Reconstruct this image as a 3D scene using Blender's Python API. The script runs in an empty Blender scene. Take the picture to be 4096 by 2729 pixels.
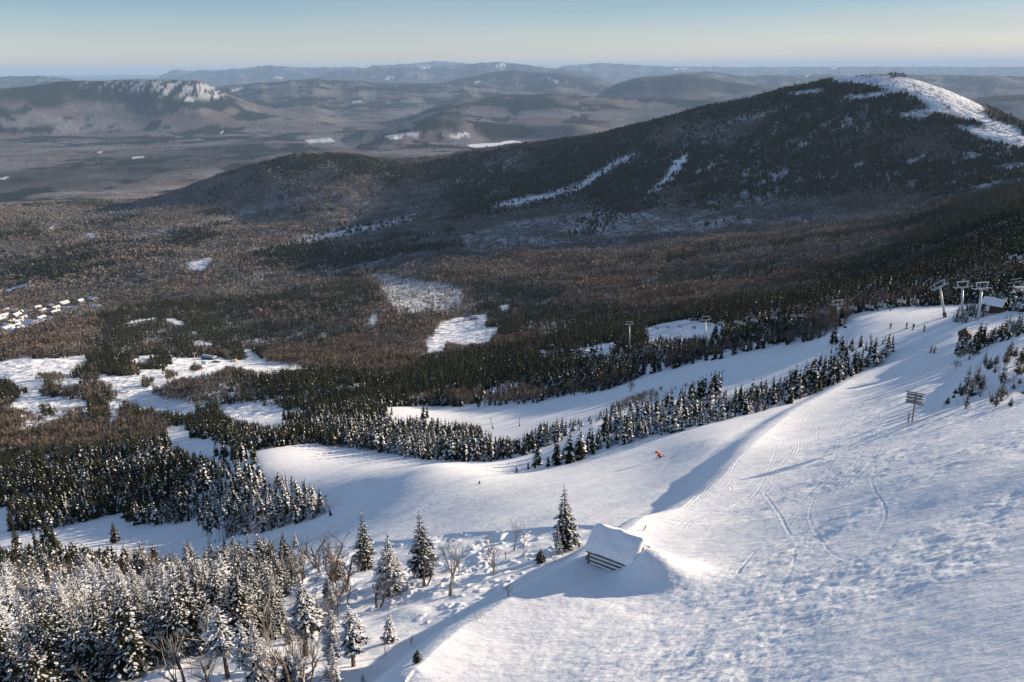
import bpy, bmesh, math, random, time
import numpy as np
from mathutils import Vector, Matrix
T0 = time.time()
rng = np.random.default_rng(7)
random.seed(7)
scene = bpy.context.scene
col = scene.collection

# ------------------------------------------------------------------ camera geometry
SC = 4096 / 2353.0                       # coordinates read off the photograph at 2353 px width
FPX = 3186 / SC
PITCH, ROLL = math.radians(18.75), math.radians(-0.52)
CX, CY = 2353 / 2, 1568 / 2
ZC = 0.0                                 # camera height is the datum (m); x right, y forward
VALLEY = ZC - 750.0


def rays(px, py):
    px = np.asarray(px, float); py = np.asarray(py, float)
    xc = (px - CX) / FPX; yc = (CY - py) / FPX
    c, s = math.cos(ROLL), math.sin(ROLL)
    x = xc * c - yc * s; y = xc * s + yc * c
    d = np.stack([x, math.cos(PITCH) + y * math.sin(PITCH), -math.sin(PITCH) + y * math.cos(PITCH)], -1)
    return d / np.linalg.norm(d, axis=-1, keepdims=True)


def project(x, y, z):
    z = z - ZC
    f = y * math.cos(PITCH) - z * math.sin(PITCH)
    u = y * math.sin(PITCH) + z * math.cos(PITCH)
    f = np.maximum(f, 1e-3)
    X, Y = x / f, u / f
    c, s = math.cos(ROLL), math.sin(ROLL)
    xc = X * c + Y * s; yc = -X * s + Y * c
    return CX + xc * FPX, CY - yc * FPX


# ------------------------------------------------------------------ noise
def _hash(ix, iy, seed):
    h = (ix.astype(np.int64) * 374761393 + iy.astype(np.int64) * 668265263 + seed * 1442695041) & 0xFFFFFFFF
    h = ((h ^ (h >> 13)) * 1274126177) & 0xFFFFFFFF
    return ((h ^ (h >> 16)) & 0xFFFF) / 65535.0


def vnoise(x, y, seed=0):
    ix = np.floor(x); iy = np.floor(y)
    fx = x - ix; fy = y - iy
    fx = fx * fx * fx * (fx * (fx * 6 - 15) + 10); fy = fy * fy * fy * (fy * (fy * 6 - 15) + 10)
    a = _hash(ix, iy, seed); b = _hash(ix + 1, iy, seed)
    c = _hash(ix, iy + 1, seed); d = _hash(ix + 1, iy + 1, seed)
    return (a + (b - a) * fx) * (1 - fy) + (c + (d - c) * fx) * fy


def fbm(x, y, octv=4, seed=0, gain=0.5):
    s = 0; a = 1; n = 0
    for k in range(octv):
        ca, sa = math.cos(k * 1.1 + 0.4), math.sin(k * 1.1 + 0.4)
        s = s + a * vnoise((x * ca - y * sa) * 2 ** k + 17.3 * k, (x * sa + y * ca) * 2 ** k - 9.1 * k, seed + k)
        n += a; a *= gain
    return s / n


def smooth(a, b, x):
    t = np.clip((x - a) / (b - a), 0, 1)
    return t * t * (3 - 2 * t)


# ------------------------------------------------------------------ terrain control points (photo x, photo y, metres along the ray)
SDIR = np.array([math.cos(math.radians(25)), math.sin(math.radians(25))])    # towards the sun, on the ground
TDIR = np.array([-SDIR[1], SDIR[0]])
CP = [(0,1568,75),(300,1568,62),(575,1568,52),(760,1568,47),(0,1400,118),(300,1400,108),(300,1310,168),(511,1246,212),(130,1230,262),(0,1240,275),
 (575,1400,80),(700,1450,64),(800,1350,78),(1000,1320,72),(1000,1200,108),(800,1200,138),(600,1230,180),(1200,1300,65),(1250,1200,84),(1300,1258,66),(1365,1292,59),
 (1100,1100,135),(1300,1100,118),(1500,1100,100),(1650,1000,118),(1522,1045,122),(1000,1070,165),(850,1100,185),(760,1190,165),
 (600,1060,255),(740,1040,268),(960,1065,215),(1180,1085,158),(1100,1060,190),(1370,975,200),(1500,930,232),(1660,870,262),(1250,1040,180),
 (1800,880,200),(1700,960,150),(2000,820,208),(2090,800,213),
 (900,945,370),(1100,940,370),(1300,915,340),(1500,870,315),(1700,820,292),(1870,785,277),(1950,735,272),(2170,705,283),(2250,700,288),
 (2090,755,240),(2297,712,243),(2340,692,262),(2353,740,205),(2353,800,155),(2150,790,195),
 (2353,650,330),(2353,560,520),(2353,490,720),(2000,640,650),(2100,600,650),(2200,560,660),(2300,500,700),(2450,470,700),
 (1800,700,520),(1600,720,560),(1500,760,540),(1320,805,520),(1200,850,480),(1000,880,520),(1000,940,400),(1550,745,580),
 (700,870,600),(500,880,640),(520,945,540),(640,950,480),(400,960,560),(400,1000,430),(450,1040,330),(150,1000,560),(0,960,640),(0,1050,480),(0,1130,370),(150,1150,310),(300,1100,330),
 (280,870,760),(100,880,800),(0,870,900),(480,835,930),(620,845,800),(200,840,950),(800,850,700),(0,830,1050),(1070,740,1100),(985,810,800),(1150,735,1050),
 (600,780,1150),(400,740,1400),(800,700,1350),(300,760,1300),(0,760,1500),(130,700,2000),(0,720,1900),(300,680,2000),(600,650,1900),(900,660,1700),(1000,650,1600),(1200,660,1400),(1500,660,1150),(1700,640,1100),(1900,610,1050),
 (460,610,2200),(200,620,2500),(0,600,2900),(700,560,2500),(1000,540,2300),(1300,560,2000),(1600,560,1750),(1900,540,1500),(2100,520,1400),(2200,470,1450),(2353,430,1550),
 (300,500,3450),(0,500,3700),(600,480,3250),(900,450,3150),(1100,430,3000),(1300,450,2650),(1600,430,2450),(1900,430,2250),(2150,400,2250),(2353,350,2300),
 (1500,350,2950),(1700,300,2800),(1900,250,2750),(1900,330,2500),(2100,300,2450),(2250,300,2500)]
RIDGE = [(300,470,4300),(400,440,4300),(450,420,4250),(560,385,4150),(690,353,4000),(800,350,4000),(900,366,3950),(1000,366,3900),(1100,350,3800),(1200,335,3700),(1300,320,3600),(1450,285,3400),(1600,245,3250),
 (1800,205,3100),(1940,174,3000),(2080,177,2950),(2200,220,2850),(2300,270,2750),(2353,285,2700),(2480,345,2650),(2620,400,2600)]


def build_controls():
    A, L, Tt = [], [], []

    def add(x, y, z):
        r = math.hypot(x, y)
        A.append(math.atan2(x, y)); L.append(math.log(r)); Tt.append(z / r)
    for (px, py, d) in CP + RIDGE:
        v = rays(px, py) * d
        add(*v)
    for (px, py, d) in RIDGE:
        v = rays(px, py) * d
        r = math.hypot(v[0], v[1])
        for k, dz in ((1.16, -130), (1.5, -420)):
            zz = max(-740, v[2] + dz) if v[2] > -560 else max(-740, v[2] - 60)
            add(v[0] * k, v[1] * k, zz)
    for a in np.radians([-60, -40, -28, -16, -4, 8, 20, 34, 50, 70]):
        for r in (6800, 9500):
            add(r * math.sin(a), r * math.cos(a), -750)
    # the broad piste below the camera: falls away along TDIR, nearly level along SDIR
    for s, t in [(10,29),(28,42),(50,58),(74,74),(110,92),(138,108),(20,12),(45,30),(75,50),(110,66),(60,12),(100,30),(150,60),(190,90),(0,8),(170,20),(30,0),(90,-10)]:
        p = SDIR * s + TDIR * t
        sc = 10 + (t - 29) * 1.38
        z = -28.6 - 0.42 * (t - 29) - (0.0 if t < 70 else 0.02 * (t - 70)) + 0.085 * max(0, s - sc - 5)
        add(p[0], p[1], z)
    for a, r, z in [(-0.9, 70, -60), (-1.1, 300, -200), (-0.9, 1200, -450), (-1.1, 4000, -740), (1.2, 200, -14), (1.2, 700, -40), (1.2, 2500, -300), (0.95, 300, -62), (0.9, 1500, -160)]:
        add(r * math.sin(a), r * math.cos(a), z)
    return np.array(A), np.array(L), np.array(Tt)


KA = 2.2
_A, _L, _T = build_controls()
_P = np.stack([_A * KA, _L], 1)


def _phi(d2):
    return 0.5 * d2 * np.log(d2 + 1e-12)


def fit_tps(P, v, lam):
    n = len(P)
    D = ((P[:, None] - P[None]) ** 2).sum(-1)
    K = _phi(D) + lam * np.eye(n)
    Q = np.hstack([np.ones((n, 1)), P])
    M = np.zeros((n + 3, n + 3)); M[:n, :n] = K; M[:n, n:] = Q; M[n:, :n] = Q.T
    return np.linalg.solve(M, np.concatenate([v, np.zeros(3)]))


_W = fit_tps(_P, _T, 0.004)


def tps(a, l):
    sh = a.shape
    p = np.stack([a.ravel() * KA, l.ravel()], 1)
    out = np.empty(len(p))
    for i in range(0, len(p), 60000):
        q = p[i:i + 60000]
        D = ((q[:, None] - _P[None]) ** 2).sum(-1)
        out[i:i + 60000] = _phi(D) @ _W[:-3] + _W[-3] + q @ _W[-2:]
    return out.reshape(sh)


def cr_matrix(n, N0, xs):
    """Catmull-Rom interpolation weights from n even samples (0..N0) to positions xs."""
    f = np.clip(xs / N0 * (n - 1), 0, n - 1 - 1e-9)
    i = np.floor(f).astype(int); t = f - i
    W = np.zeros((len(xs), n))
    w = [(-t + 2 * t ** 2 - t ** 3) / 2, (2 - 5 * t ** 2 + 3 * t ** 3) / 2, (t + 4 * t ** 2 - 3 * t ** 3) / 2, (-t ** 2 + t ** 3) / 2]
    for k in range(4):
        np.add.at(W, (np.arange(len(xs)), np.clip(i + k - 1, 0, n - 1)), w[k])
    return W


# grid: columns = azimuth, rows = log distance
az = np.concatenate([np.radians(np.arange(-62, -36, 0.6)), np.radians(np.arange(-36, 36.0001, 0.062)), np.radians(np.arange(36.6, 76, 0.6))])
lr = np.concatenate([np.linspace(math.log(10), math.log(26), 40, endpoint=False), np.linspace(math.log(26), math.log(150), 620, endpoint=False),
                     np.linspace(math.log(150), math.log(6000), 700, endpoint=False), np.linspace(math.log(6000), math.log(110000), 330)])
rr = np.exp(lr)
nA, nR = len(az), len(lr)
ca = np.linspace(az[0], az[-1], 140); cl = np.linspace(lr[0], lr[-1], 260)
coarse = tps(*np.meshgrid(ca, cl, indexing='ij'))
Wa = cr_matrix(140, az[-1] - az[0], az - az[0]); Wl = cr_matrix(260, lr[-1] - lr[0], lr - lr[0])
tt = Wa @ coarse @ Wl.T                                 # (nA, nR) tan elevation
RR = np.broadcast_to(rr[None], (nA, nR)); AZ = np.broadcast_to(az[:, None], (nA, nR))
GX = RR * np.sin(AZ); GY = RR * np.cos(AZ)
Z = tt * RR

# ---- valley floor and the far hills
HILLS = [(95000,24000,9000,0.06,[(-400,172),(0,171),(300,168),(600,163),(1000,158),(1500,154),(2000,152),(2353,152),(2800,152)]), # (distance, front width, back width, roughness, silhouette)
 (14000,2500,2800,0.3,[(-400,240),(-150,222),(0,203),(57,199),(115,193),(138,187),(190,185),(253,185),(310,181),(402,182),(454,185),(488,198),(517,212),(551,228),(600,242),(680,256),(780,268)]),
 (9700,1700,2000,0.3,[(780,318),(860,300),(960,276),(1017,268),(1063,276),(1200,283),(1320,284),(1436,302),(1520,318)]),
 (13200,3300,2600,0.3,[(930,262),(1000,245),(1063,231),(1150,221),(1290,215),(1330,220),(1450,228),(1600,228),(1750,232),(1900,240)]),
 (24000,6000,4000,0.25,[(950,205),(1000,195),(1060,180),(1120,167),(1180,161),(1235,167),(1290,168),(1333,175),(1380,181),(1440,195)]),
 (18000,3600,3500,0.2,[(1340,228),(1370,215),(1410,195),(1465,178),(1550,172),(1610,174),(1665,187),(1725,195),(1805,203),(1870,216)]),
 (26000,3500,3000,0.3,[(1460,185),(1500,176),(1560,168),(1600,165),(1640,170),(1700,180),(1760,190)]),
 (32000,4000,3000,0.2,[(-200,184),(-50,180),(0,177),(86,173),(150,180),(230,191)]),
 (24000,3000,3000,0.25,[(30,198),(60,191),(130,185),(190,190),(240,189),(300,186),(360,189),(420,200)]),
 (45000,7000,4000,0.2,[(360,196),(420,172),(448,166),(517,160),(575,156),(614,150),(660,154),(746,155),(804,154),(900,160),(980,166)]),
 (38000,6000,4000,0.25,[(700,170),(740,165),(860,155),(976,154),(1034,150),(1120,143),(1143,141),(1178,145),(1230,152),(1300,160),(1400,170)]),
 (50000,8000,5000,0.1,[(1240,158),(1310,150),(1350,148),(1384,144),(1419,147),(1465,149),(1550,153),(1650,158)]),
 (52000,6000,5000,0.05,[(330,172),(380,166),(403,159),(430,163),(470,160),(520,164),(560,168)]),
 (52000,6000,5000,0.05,[(800,156),(860,150),(919,147),(976,143),(1000,140),(1063,144),(1110,150),(1200,156)]),
 (55000,14000,6000,0.15,[(1400,160),(1480,158),(1568,153),(1700,154),(2000,153),(2353,154),(2600,154),(3000,156)]),
 (28000,5000,3500,0.3,[(1480,190),(1540,175),(1620,163),(1695,174),(1780,173),(1840,172),(1885,170),(1953,176),(2050,188)]),
 (23000,5000,3500,0.3,[(1900,192),(2000,180),(2045,175),(2080,169),(2126,172),(2200,172),(2353,175),(2600,178),(3000,184)]),
 (13000,3000,2600,0.4,[(2020,262),(2100,240),(2183,227),(2240,224),(2353,215),(2600,210),(3000,220)]),
 (20000,6500,4500,0.25,[(440,212),(500,200),(600,190),(720,181),(800,186),(900,192),(1000,192),(1100,200),(1250,212),(1400,222)]),
]
RE = 1e12
far0 = int(np.searchsorted(rr, 4200))
X4, Y4 = GX[:, far0:], GY[:, far0:]; R4 = RR[:, far0:]
nz = fbm(X4 / 2600, Y4 / 2600, 5, 3)
floor = -750 + (nz - 0.5) * 70 * smooth(5000, 12000, R4) + 480 * smooth(22000, 80000, R4)
H = floor.copy()
rough = fbm(X4 / 900, Y4 / 900, 5, 21)
for (R, wf, wb, ro, sil) in HILLS:
    px = np.array([p[0] for p in sil], float); py = np.array([p[1] for p in sil], float)
    v = rays(px, py); a = np.arctan2(v[:, 0], v[:, 1]); t = v[:, 2] / np.hypot(v[:, 0], v[:, 1])
    top = np.interp(az, a, t) * R + R * R / (2 * RE)
    k = np.hanning(9); k /= k.sum()
    top = np.convolve(np.pad(top, 4, mode='edge'), k, 'valid')
    edge = smooth(a[0] - 0.02, a[0] + 0.03, az) * (1 - smooth(a[-1] - 0.03, a[-1] + 0.02, az))
    top = top + (fbm(az[:, None] * R / 260, np.zeros((nA, 1)) + R / 333, 4, 37)[:, 0] - .5) * R * .0016
    if R == 95000:
        top = np.full(nA, -70.0) + 260 * (fbm(az[:, None] * 30, az[:, None] * 0 + 3.3, 4, 39)[:, 0] - .5)
    top = -760 + (top + 760) * edge
    # the crest wanders in depth so that spurs come towards the viewer
    Rl = R + (fbm(az[:, None] * R / 1500, np.zeros((nA, 1)) + R / 777, 3, 31) - 0.5) * wf * 0.4
    u = (R4 - Rl) 
    sh = np.where(u < 0, np.clip(1 + u / wf, 0, 1), np.clip(1 - u / wb, 0, 1))
    sh = (sh * sh * (3 - 2 * sh) * 0.55 + sh * 0.45) ** 1.35
    mod = 1 + (rough - 0.5) * 2 * ro * (1 - sh) * sh * 2.2
    h = -760 + (top[:, None] + 760) * sh * mod
    H = np.maximum(H, h)
H = H - R4 ** 2 / (2 * RE)
w = smooth(4600, 6600, R4)
Z = Z.copy()
Z[:, far0:] = np.maximum(Z[:, far0:] * (1 - w) + H * w, np.where(w > 0.3, H, -1e9))
Z += (fbm(GX / 300, GY / 300, 4, 12) - 0.5) * 22 * smooth(600, 2500, RR) * (1 - smooth(9000, 14000, RR))
# spurs and gullies on the big mountain's flanks
Z += (fbm((GX * 0.8 + GY * 0.6) / 420, (GX * -0.6 + GY * 0.8) / 1500, 4, 44) - 0.5) * 55 * smooth(1000, 2000, RR) * (1 - smooth(4000, 4800, RR))


def grid_lookup(F, x, y):
    x = np.asarray(x, float); y = np.asarray(y, float)
    a = np.arctan2(x, y); l = np.log(np.maximum(np.hypot(x, y), 10.01))
    i = np.clip(np.searchsorted(az, a) - 1, 0, nA - 2); j = np.clip(np.searchsorted(lr, l) - 1, 0, nR - 2)
    fa = np.clip((a - az[i]) / (az[i + 1] - az[i]), 0, 1); fl = np.clip((l - lr[j]) / (lr[j + 1] - lr[j]), 0, 1)
    return (F[i, j] * (1 - fa) + F[i + 1, j] * fa) * (1 - fl) + (F[i, j + 1] * (1 - fa) + F[i + 1, j + 1] * fa) * fl


def ground(px, py, after=0.0):
    """first point of the ground seen at a photo position (metres; z is absolute)."""
    v = rays(px, py); h = math.hypot(v[0], v[1]); a = math.atan2(v[0], v[1]); t = v[2] / h
    i = int(np.clip(np.searchsorted(az, a) - 1, 0, nA - 2)); fa = (a - az[i]) / (az[i + 1] - az[i])
    prof = (Z[i] * (1 - fa) + Z[i + 1] * fa) / rr - t
    ok = np.where((prof[1:] >= 0) & (prof[:-1] < 0) & (rr[1:] > after))[0]
    if len(ok) == 0:
        return None
    j = ok[0]; f = prof[j] / (prof[j] - prof[j + 1])
    r = math.exp(lr[j] + f * (lr[j + 1] - lr[j]))
    return Vector((v[0] / h * r, v[1] / h * r, t * r + ZC))

# ------------------------------------------------------------------ helpers: polygons read off the photograph, rasterised once
MW, MH = 2353, 1568
PADX = 60


def raster(polys, val=1.0, out=None):
    """even-odd fill of polygons into a (MH, MW) map."""
    m = np.zeros((MH, MW), np.float32) if out is None else out
    for P in polys:
        P = np.array(P, float)
        x0, x1 = int(max(0, P[:, 0].min())), int(min(MW - 1, P[:, 0].max()) + 1)
        y0, y1 = int(max(0, P[:, 1].min())), int(min(MH - 1, P[:, 1].max()) + 1)
        if x1 <= x0 or y1 <= y0:
            continue
        xs = np.arange(x0, x1) + 0.5; ys = np.arange(y0, y1) + 0.5
        ins = np.zeros((len(ys), len(xs)), bool)
        for k in range(len(P)):
            (ax, ay), (bx, by) = P[k], P[(k + 1) % len(P)]
            if ay == by:
                continue
            c = (ys > min(ay, by)) & (ys <= max(ay, by))
            xi = ax + (ys - ay) / (by - ay) * (bx - ax)
            ins ^= (c[:, None] & (xs[None, :] < xi[:, None]))
        sub = m[y0:y1, x0:x1]
        sub[ins] = val
    return m


def blur(m, r):
    for ax in (0, 1):
        for _ in range(2):
            c = np.cumsum(np.pad(m, [(r + 1, r) if a == ax else (0, 0) for a in (0, 1)], mode='edge'), axis=ax)
            m = (np.take(c, np.arange(2 * r + 1, c.shape[ax]), ax) - np.take(c, np.arange(0, c.shape[ax] - 2 * r - 1), ax)) / (2 * r + 1)
    return m.astype(np.float32)


def jit(px, py, x, y, r):
    """ragged edges for clearings far down the hill."""
    k = 9.0 * smooth(420, 900, r)
    return px + k * (fbm(x / 22, y / 22, 3, 301, .7) - .5) * 2, py + k * .6 * (fbm(x / 22, y / 22, 3, 302, .7) - .5) * 2


def look(m, px, py):
    return m[np.clip(py.astype(int), 0, MH - 1), np.clip(px.astype(int), 0, MW - 1)]


def z4(L): return [(x / 3.0, y / 3.0 + 522.7) for x, y in L]
def z5(L): return [(x / 3.0 + 784.6, y / 3.0 + 522.7) for x, y in L]


# pistes and clearings (photo coordinates)
SNOW = [
 # foreground piste, glade, long piste on the left
 [(2500,1700),(620,1700),(640,1568),(660,1470),(640,1400),(690,1330),(560,1300),(480,1330),(350,1312),(270,1290),(240,1262),(180,1250),(110,1245),(20,1247),(0,1240),(-20,1180),(18,1172),(30,1222),(130,1216),(240,1187),(284,1178),(296,1208),(420,1203),(452,1193),(470,1230),(530,1235),(620,1222),(700,1198),(757,1182),(740,1130),(692,1095),(600,1078),(580,1050),(540,1042),(600,1033),(720,1020),(880,1040),(960,1055),(1045,1060),(1130,1062),(1245,1037),(1370,972),(1440,948),(1500,928),(1660,870),(1700,885),(1580,922),(1480,957),(1390,1000),(1290,1050),(1180,1088),(1290,1072),(1400,1032),(1560,992),(1700,960),(1830,925),(1960,865),(2095,800),(2082,778),(2030,752),(1990,760),(1990,722),(2100,707),(2170,706),(2200,735),(2290,712),(2500,735),(2500,770),(2353,765),(2260,790),(2200,830),(2160,930),(2250,940),(2353,900),(2500,900)],
 [(2140,950),(2165,900),(2200,845),(2240,805),(2300,775),(2400,755),(2520,760),(2520,940),(2353,930),(2250,960)],
 # middle piste
 [(890,936),(960,933),(1110,936),(1240,926),(1400,896),(1500,858),(1650,826),(1780,800),(1870,785),(1925,760),(1960,722),(2060,708),(2160,703),(2250,698),(2310,720),(2200,740),(2120,790),(2040,755),(1980,762),(1930,775),(1890,812),(1800,857),(1690,888),(1662,885),(1640,862),(1590,880),(1480,897),(1385,942),(1360,952),(1250,968),(1190,1003),(1130,1003),(1100,972),(960,957),(885,952)],
 # network of pistes on the left
 z4([(0,930),(180,888),(300,905),(600,888),(600,915),(480,990),(480,1045),(530,1040),(600,1050),(720,1008),(860,1020),(945,1015),(960,980),(870,940),(980,890),(1030,885),(1180,890),(1310,905),(1540,905),(1700,915),(1718,882),(1668,845),(1730,848),(1830,932),(1980,945),(2354,968),(2354,985),(2000,975),(1760,995),(1580,965),(1430,1015),(1230,1045),(1070,1095),(1040,1135),(1120,1192),(1300,1215),(1320,1226),(1500,1226),(1650,1212),(1805,1210),(1815,1232),(1930,1242),(1950,1260),(2140,1262),(2130,1292),(2080,1310),(1990,1312),(1890,1356),(1720,1332),(1600,1312),(1545,1288),(1530,1330),(1470,1445),(1480,1480),(1590,1505),(1640,1570),(1500,1575),(1400,1562),(1280,1530),(1220,1500),(1110,1462),(1140,1440),(1160,1372),(1050,1352),(940,1382),(890,1360),(830,1312),(770,1345),(745,1385),(730,1300),(640,1260),(560,1230),(470,1260),(440,1302),(380,1342),(330,1345),(280,1312),(200,1268),(60,1238),(0,1245)]),
 z5([(570,805),(620,762),(690,662),(750,642),(800,622),(860,612),(1012,600),(1000,642),(985,682),(1090,692),(1050,742),(1020,792),(900,805),(880,825),(740,805),(700,862),(590,873),(480,912),(470,905),(585,862)]),
 z5([(1350,846),(1500,852),(1680,830),(1810,800),(1920,812),(1900,840),(1700,862),(1550,872),(1370,882)]),
 [(1478,756),(1520,743),(1569,736),(1600,738),(1650,748),(1700,757),(1724,757),(1650,768),(1560,769),(1492,771)],
 z5([(185,672),(210,598),(246,610),(240,672)]), z5([(1085,545),(1140,525),(1160,560),(1110,570)]),
 z4([(1295,292),(1310,250),(1460,210),(1440,282),(1370,302)]),
 z4([(1120,630),(1190,628),(1275,660),(1270,672),(1210,672),(1160,650)]), z4([(840,664),(960,636),(1090,628),(1100,636),(960,652),(860,674)]),
 z4([(1335,790),(1390,780),(1470,805),(1440,812),(1360,806)]), z4([(1320,720),(1350,722),(1350,740),(1325,738)]),
 z4([(30,440),(110,410),(210,375),(215,385),(120,425),(60,452)]), z4([(345,0),(385,0),(370,25),(340,35)]), z4([(590,40),(655,30),(650,60),(610,75)]),
]
ISLANDS = [
 z4([(245,1018),(360,1000),(470,1020),(475,1050),(400,1072),(260,1062)]),
 z4([(265,1110),(330,1062),(430,1112),(560,1082),(690,1062),(730,1082),(805,1135),(815,1165),(760,1212),(742,1222),(755,1290),(760,1340),(600,1400),(600,1205),(560,1182),(430,1182),(420,1166),(360,1172),(265,1152)]),
 z4([(262,1235),(300,1195),(360,1222),(400,1250),(465,1240),(450,1262),(370,1302),(300,1302)]),
 z4([(-30,1040),(60,1040),(110,1082),(187,1100),(185,1142),(132,1152),(130,1190),(60,1212),(-30,1245)]),
 z4([(970,1042),(1010,1018),(1075,1040),(1075,1072),(1010,1106),(970,1072)]),
 z4([(1115,1002),(1160,975),(1222,995),(1222,1022),(1160,1042),(1115,1022)]),
 z4([(535,1022),(580,1055),(620,1048),(720,1005),(730,1027),(860,1022),(942,1015),(960,975),(1100,988),(1182,940),(1182,900),(1140,885),(1040,905),(960,935),(860,955),(800,930),(700,930),(600,930),(540,980)]),
 z4([(1300,970),(1340,935),(1396,950),(1390,982),(1320,986)]),
 z4([(818,1208),(870,1193),(930,1220),(1060,1252),(1130,1266),(1280,1272),(1360,1260),(1420,1242),(1500,1230),(1542,1290),(1530,1332),(1470,1442),(1400,1466),(1310,1442),(1290,1400),(1310,1355),(1200,1372),(1040,1367),(920,1372),(890,1342),(820,1302)]),
 [(1376,952),(1385,938),(1410,922),(1490,893),(1590,872),(1640,855),(1662,866),(1600,892),(1500,930),(1440,948)],
 [(2205,806),(2222,788),(2250,774),(2300,764),(2353,758),(2420,752),(2420,768),(2353,768),(2325,780),(2285,790),(2255,804),(2232,828),(2192,818)],
 [(2178,742),(2192,730),(2220,720),(2262,716),(2272,724),(2240,738),(2200,747)],
]
SNOWM = raster(SNOW)
for P in ISLANDS:
    SNOWM = raster([P], 0.0, SNOWM)
FORCE = blur(raster(ISLANDS[-2:]), 3)
# open woods where the snow shows between the trees
OPENW = raster([z5([(190,310),(340,330),(480,350),(620,370),(800,400),(870,440),(820,560),(600,590),(480,610),(380,590),(300,480),(240,370)])], .72)
raster([[(560,580),(640,563),(760,528),(900,503),(975,490),(960,510),(860,537),(760,557),(620,578)]], .75, OPENW)
raster([[(1100,485),(1180,455),(1300,432),(1330,420),(1400,372),(1472,345),(1458,362),(1400,395),(1340,438),(1200,475)]], .9, OPENW)
raster([[(1578,346),(1582,372),(1545,410),(1490,455),(1468,463),(1520,410),(1552,365)]], .95, OPENW)
raster([[(1640,285),(1740,262),(1815,240),(1818,246),(1760,268),(1690,287)]], .8, OPENW)
raster([[(1575,262),(1630,250),(1632,254),(1590,268)]], .9, OPENW)
raster([[(1060,540),(1200,500),(1400,480),(1520,490),(1700,500),(1660,530),(1480,550),(1300,570),(1100,590),(1040,575)]], .5, OPENW)
raster([[(240,552),(380,522),(520,490),(640,462),(760,440),(790,445),(640,480),(460,525),(300,560)]], .45, OPENW)
raster([[(1010,415),(1090,375),(1230,350),(1235,365),(1150,400),(1050,425)]], .4, OPENW)
raster([[(1730,430),(1800,420),(1840,450),(1780,480),(1740,465)]], .4, OPENW)
raster([[(1180,760),(1250,730),(1330,735),(1300,765),(1200,775)]], .6, OPENW)
raster([z4([(0,920),(180,930),(400,960),(480,1000),(300,1010),(100,1010),(0,1000)])], .85, OPENW)
raster([z4([(0,620),(120,590),(330,560),(560,500),(660,490),(820,475),(700,560),(420,610),(300,680),(100,730),(0,730)])], .25, OPENW)
SUMMIT = raster([[(1905,188),(1940,175),(2040,174),(2150,189),(2240,232),(2275,258),(2240,250),(2280,275),(2345,295),(2360,340),(2300,330),(2240,312),(2190,288),(2270,292),(2250,280),(2190,270),(2140,255),(2105,225),(2060,208),(1990,196)]], 1.0)
raster([[(1930,225),(2060,205),(2070,215),(1960,232)], [(2060,262),(2130,250),(2150,268),(2080,272)], [(1800,215),(1880,204),(1900,210),(1830,222)]], .7, SUMMIT)
raster([[(2080,370),(2120,355),(2130,362),(2090,378)], [(2180,372),(2240,358),(2245,368),(2190,378)], [(2300,380),(2353,372),(2353,388),(2310,390)], [(1700,400),(1720,398),(1718,410),(1702,412)], [(1960,380),(1985,372),(1990,380),(1965,388)], [(2160,420),(2200,412),(2200,425),(2165,430)]], .6, SUMMIT)
OPENW = np.maximum(blur(OPENW, 5), 0); SUMMIT = blur(SUMMIT, 3)
# share of evergreens in the woods
CON = np.full((MH, MW), .22, np.float32)
for P, v in [
 ([(1000,470),(1150,420),(1300,330),(1460,280),(1800,200),(2000,160),(2353,260),(2353,470),(2000,470),(1700,450),(1560,470),(1300,470),(1150,480)], .82),
 ([(390,452),(600,392),(750,350),(870,352),(1000,364),(1200,330),(1320,315),(1300,350),(1080,420),(960,440),(860,430),(880,390),(720,412),(600,440),(480,458)], .9),
 ([(0,440),(300,420),(520,400),(560,380),(700,350),(500,360),(300,375),(0,390)], .45),
 ([(1500,300),(1700,260),(1800,290),(1650,340),(1500,350)], .45), ([(1000,480),(1300,470),(1700,460),(2000,480),(2353,460),(2353,540),(2000,560),(1600,590),(1300,600),(1000,600)], .38),
 ([(560,590),(700,570),(900,600),(1200,600),(1600,610),(1900,590),(1900,640),(1600,650),(1200,640),(900,640),(600,625)], .5),
 ([(200,765),(350,712),(540,690),(760,640),(835,625),(900,700),(840,720),(700,760),(560,780),(655,830),(400,840),(200,805)], .82),
 ([(650,760),(860,740),(980,720),(960,780),(800,850),(680,840)], .6),
 ([(1080,640),(1300,690),(1500,720),(1800,690),(2000,620),(2100,560),(2353,480),(2353,730),(2150,700),(1950,720),(1800,790),(1400,880),(1100,920),(900,900),(960,830),(1080,790),(1100,740)], .72),
 ([(1900,640),(2000,600),(2150,520),(2353,470),(2353,700),(1950,720)], .74),
 ([(440,1010),(520,960),(700,930),(880,930),(1110,980),(1400,930),(1400,1000),(1130,1070),(1040,1070),(700,1050),(560,1050)], .93),
 ([(0,1000),(400,1010),(600,1070),(760,1180),(470,1240),(290,1215),(30,1230),(0,1200)], .84),
 ([(0,950),(240,900),(380,975),(370,1020),(200,1060),(0,1030)], .3),
 ([(600,1070),(720,1095),(760,1170),(700,1190),(640,1130)], .45),
 ([(0,830),(300,790),(500,860),(300,960),(0,940)], .85), ([(340,880),(600,850),(880,880),(870,950),(700,950),(400,930)], .62),
 ([(1180,1090),(1500,960),(1700,880),(1900,800),(2090,760),(2100,830),(1700,970),(1400,1060)], .85),
 ([(0,1240),(200,1250),(420,1300),(700,1320),(700,1568),(0,1568)], .52),
 ([(1530,330),(1600,320),(1640,420),(1500,470),(1300,470),(1400,400)], .92),
]:
    raster([P], v, CON)
CON = blur(CON, 22)
for k, P in enumerate(ISLANDS[:9]):
    raster([P], .25 if k == 0 else .92, CON)
CON = blur(CON, 3)

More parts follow.
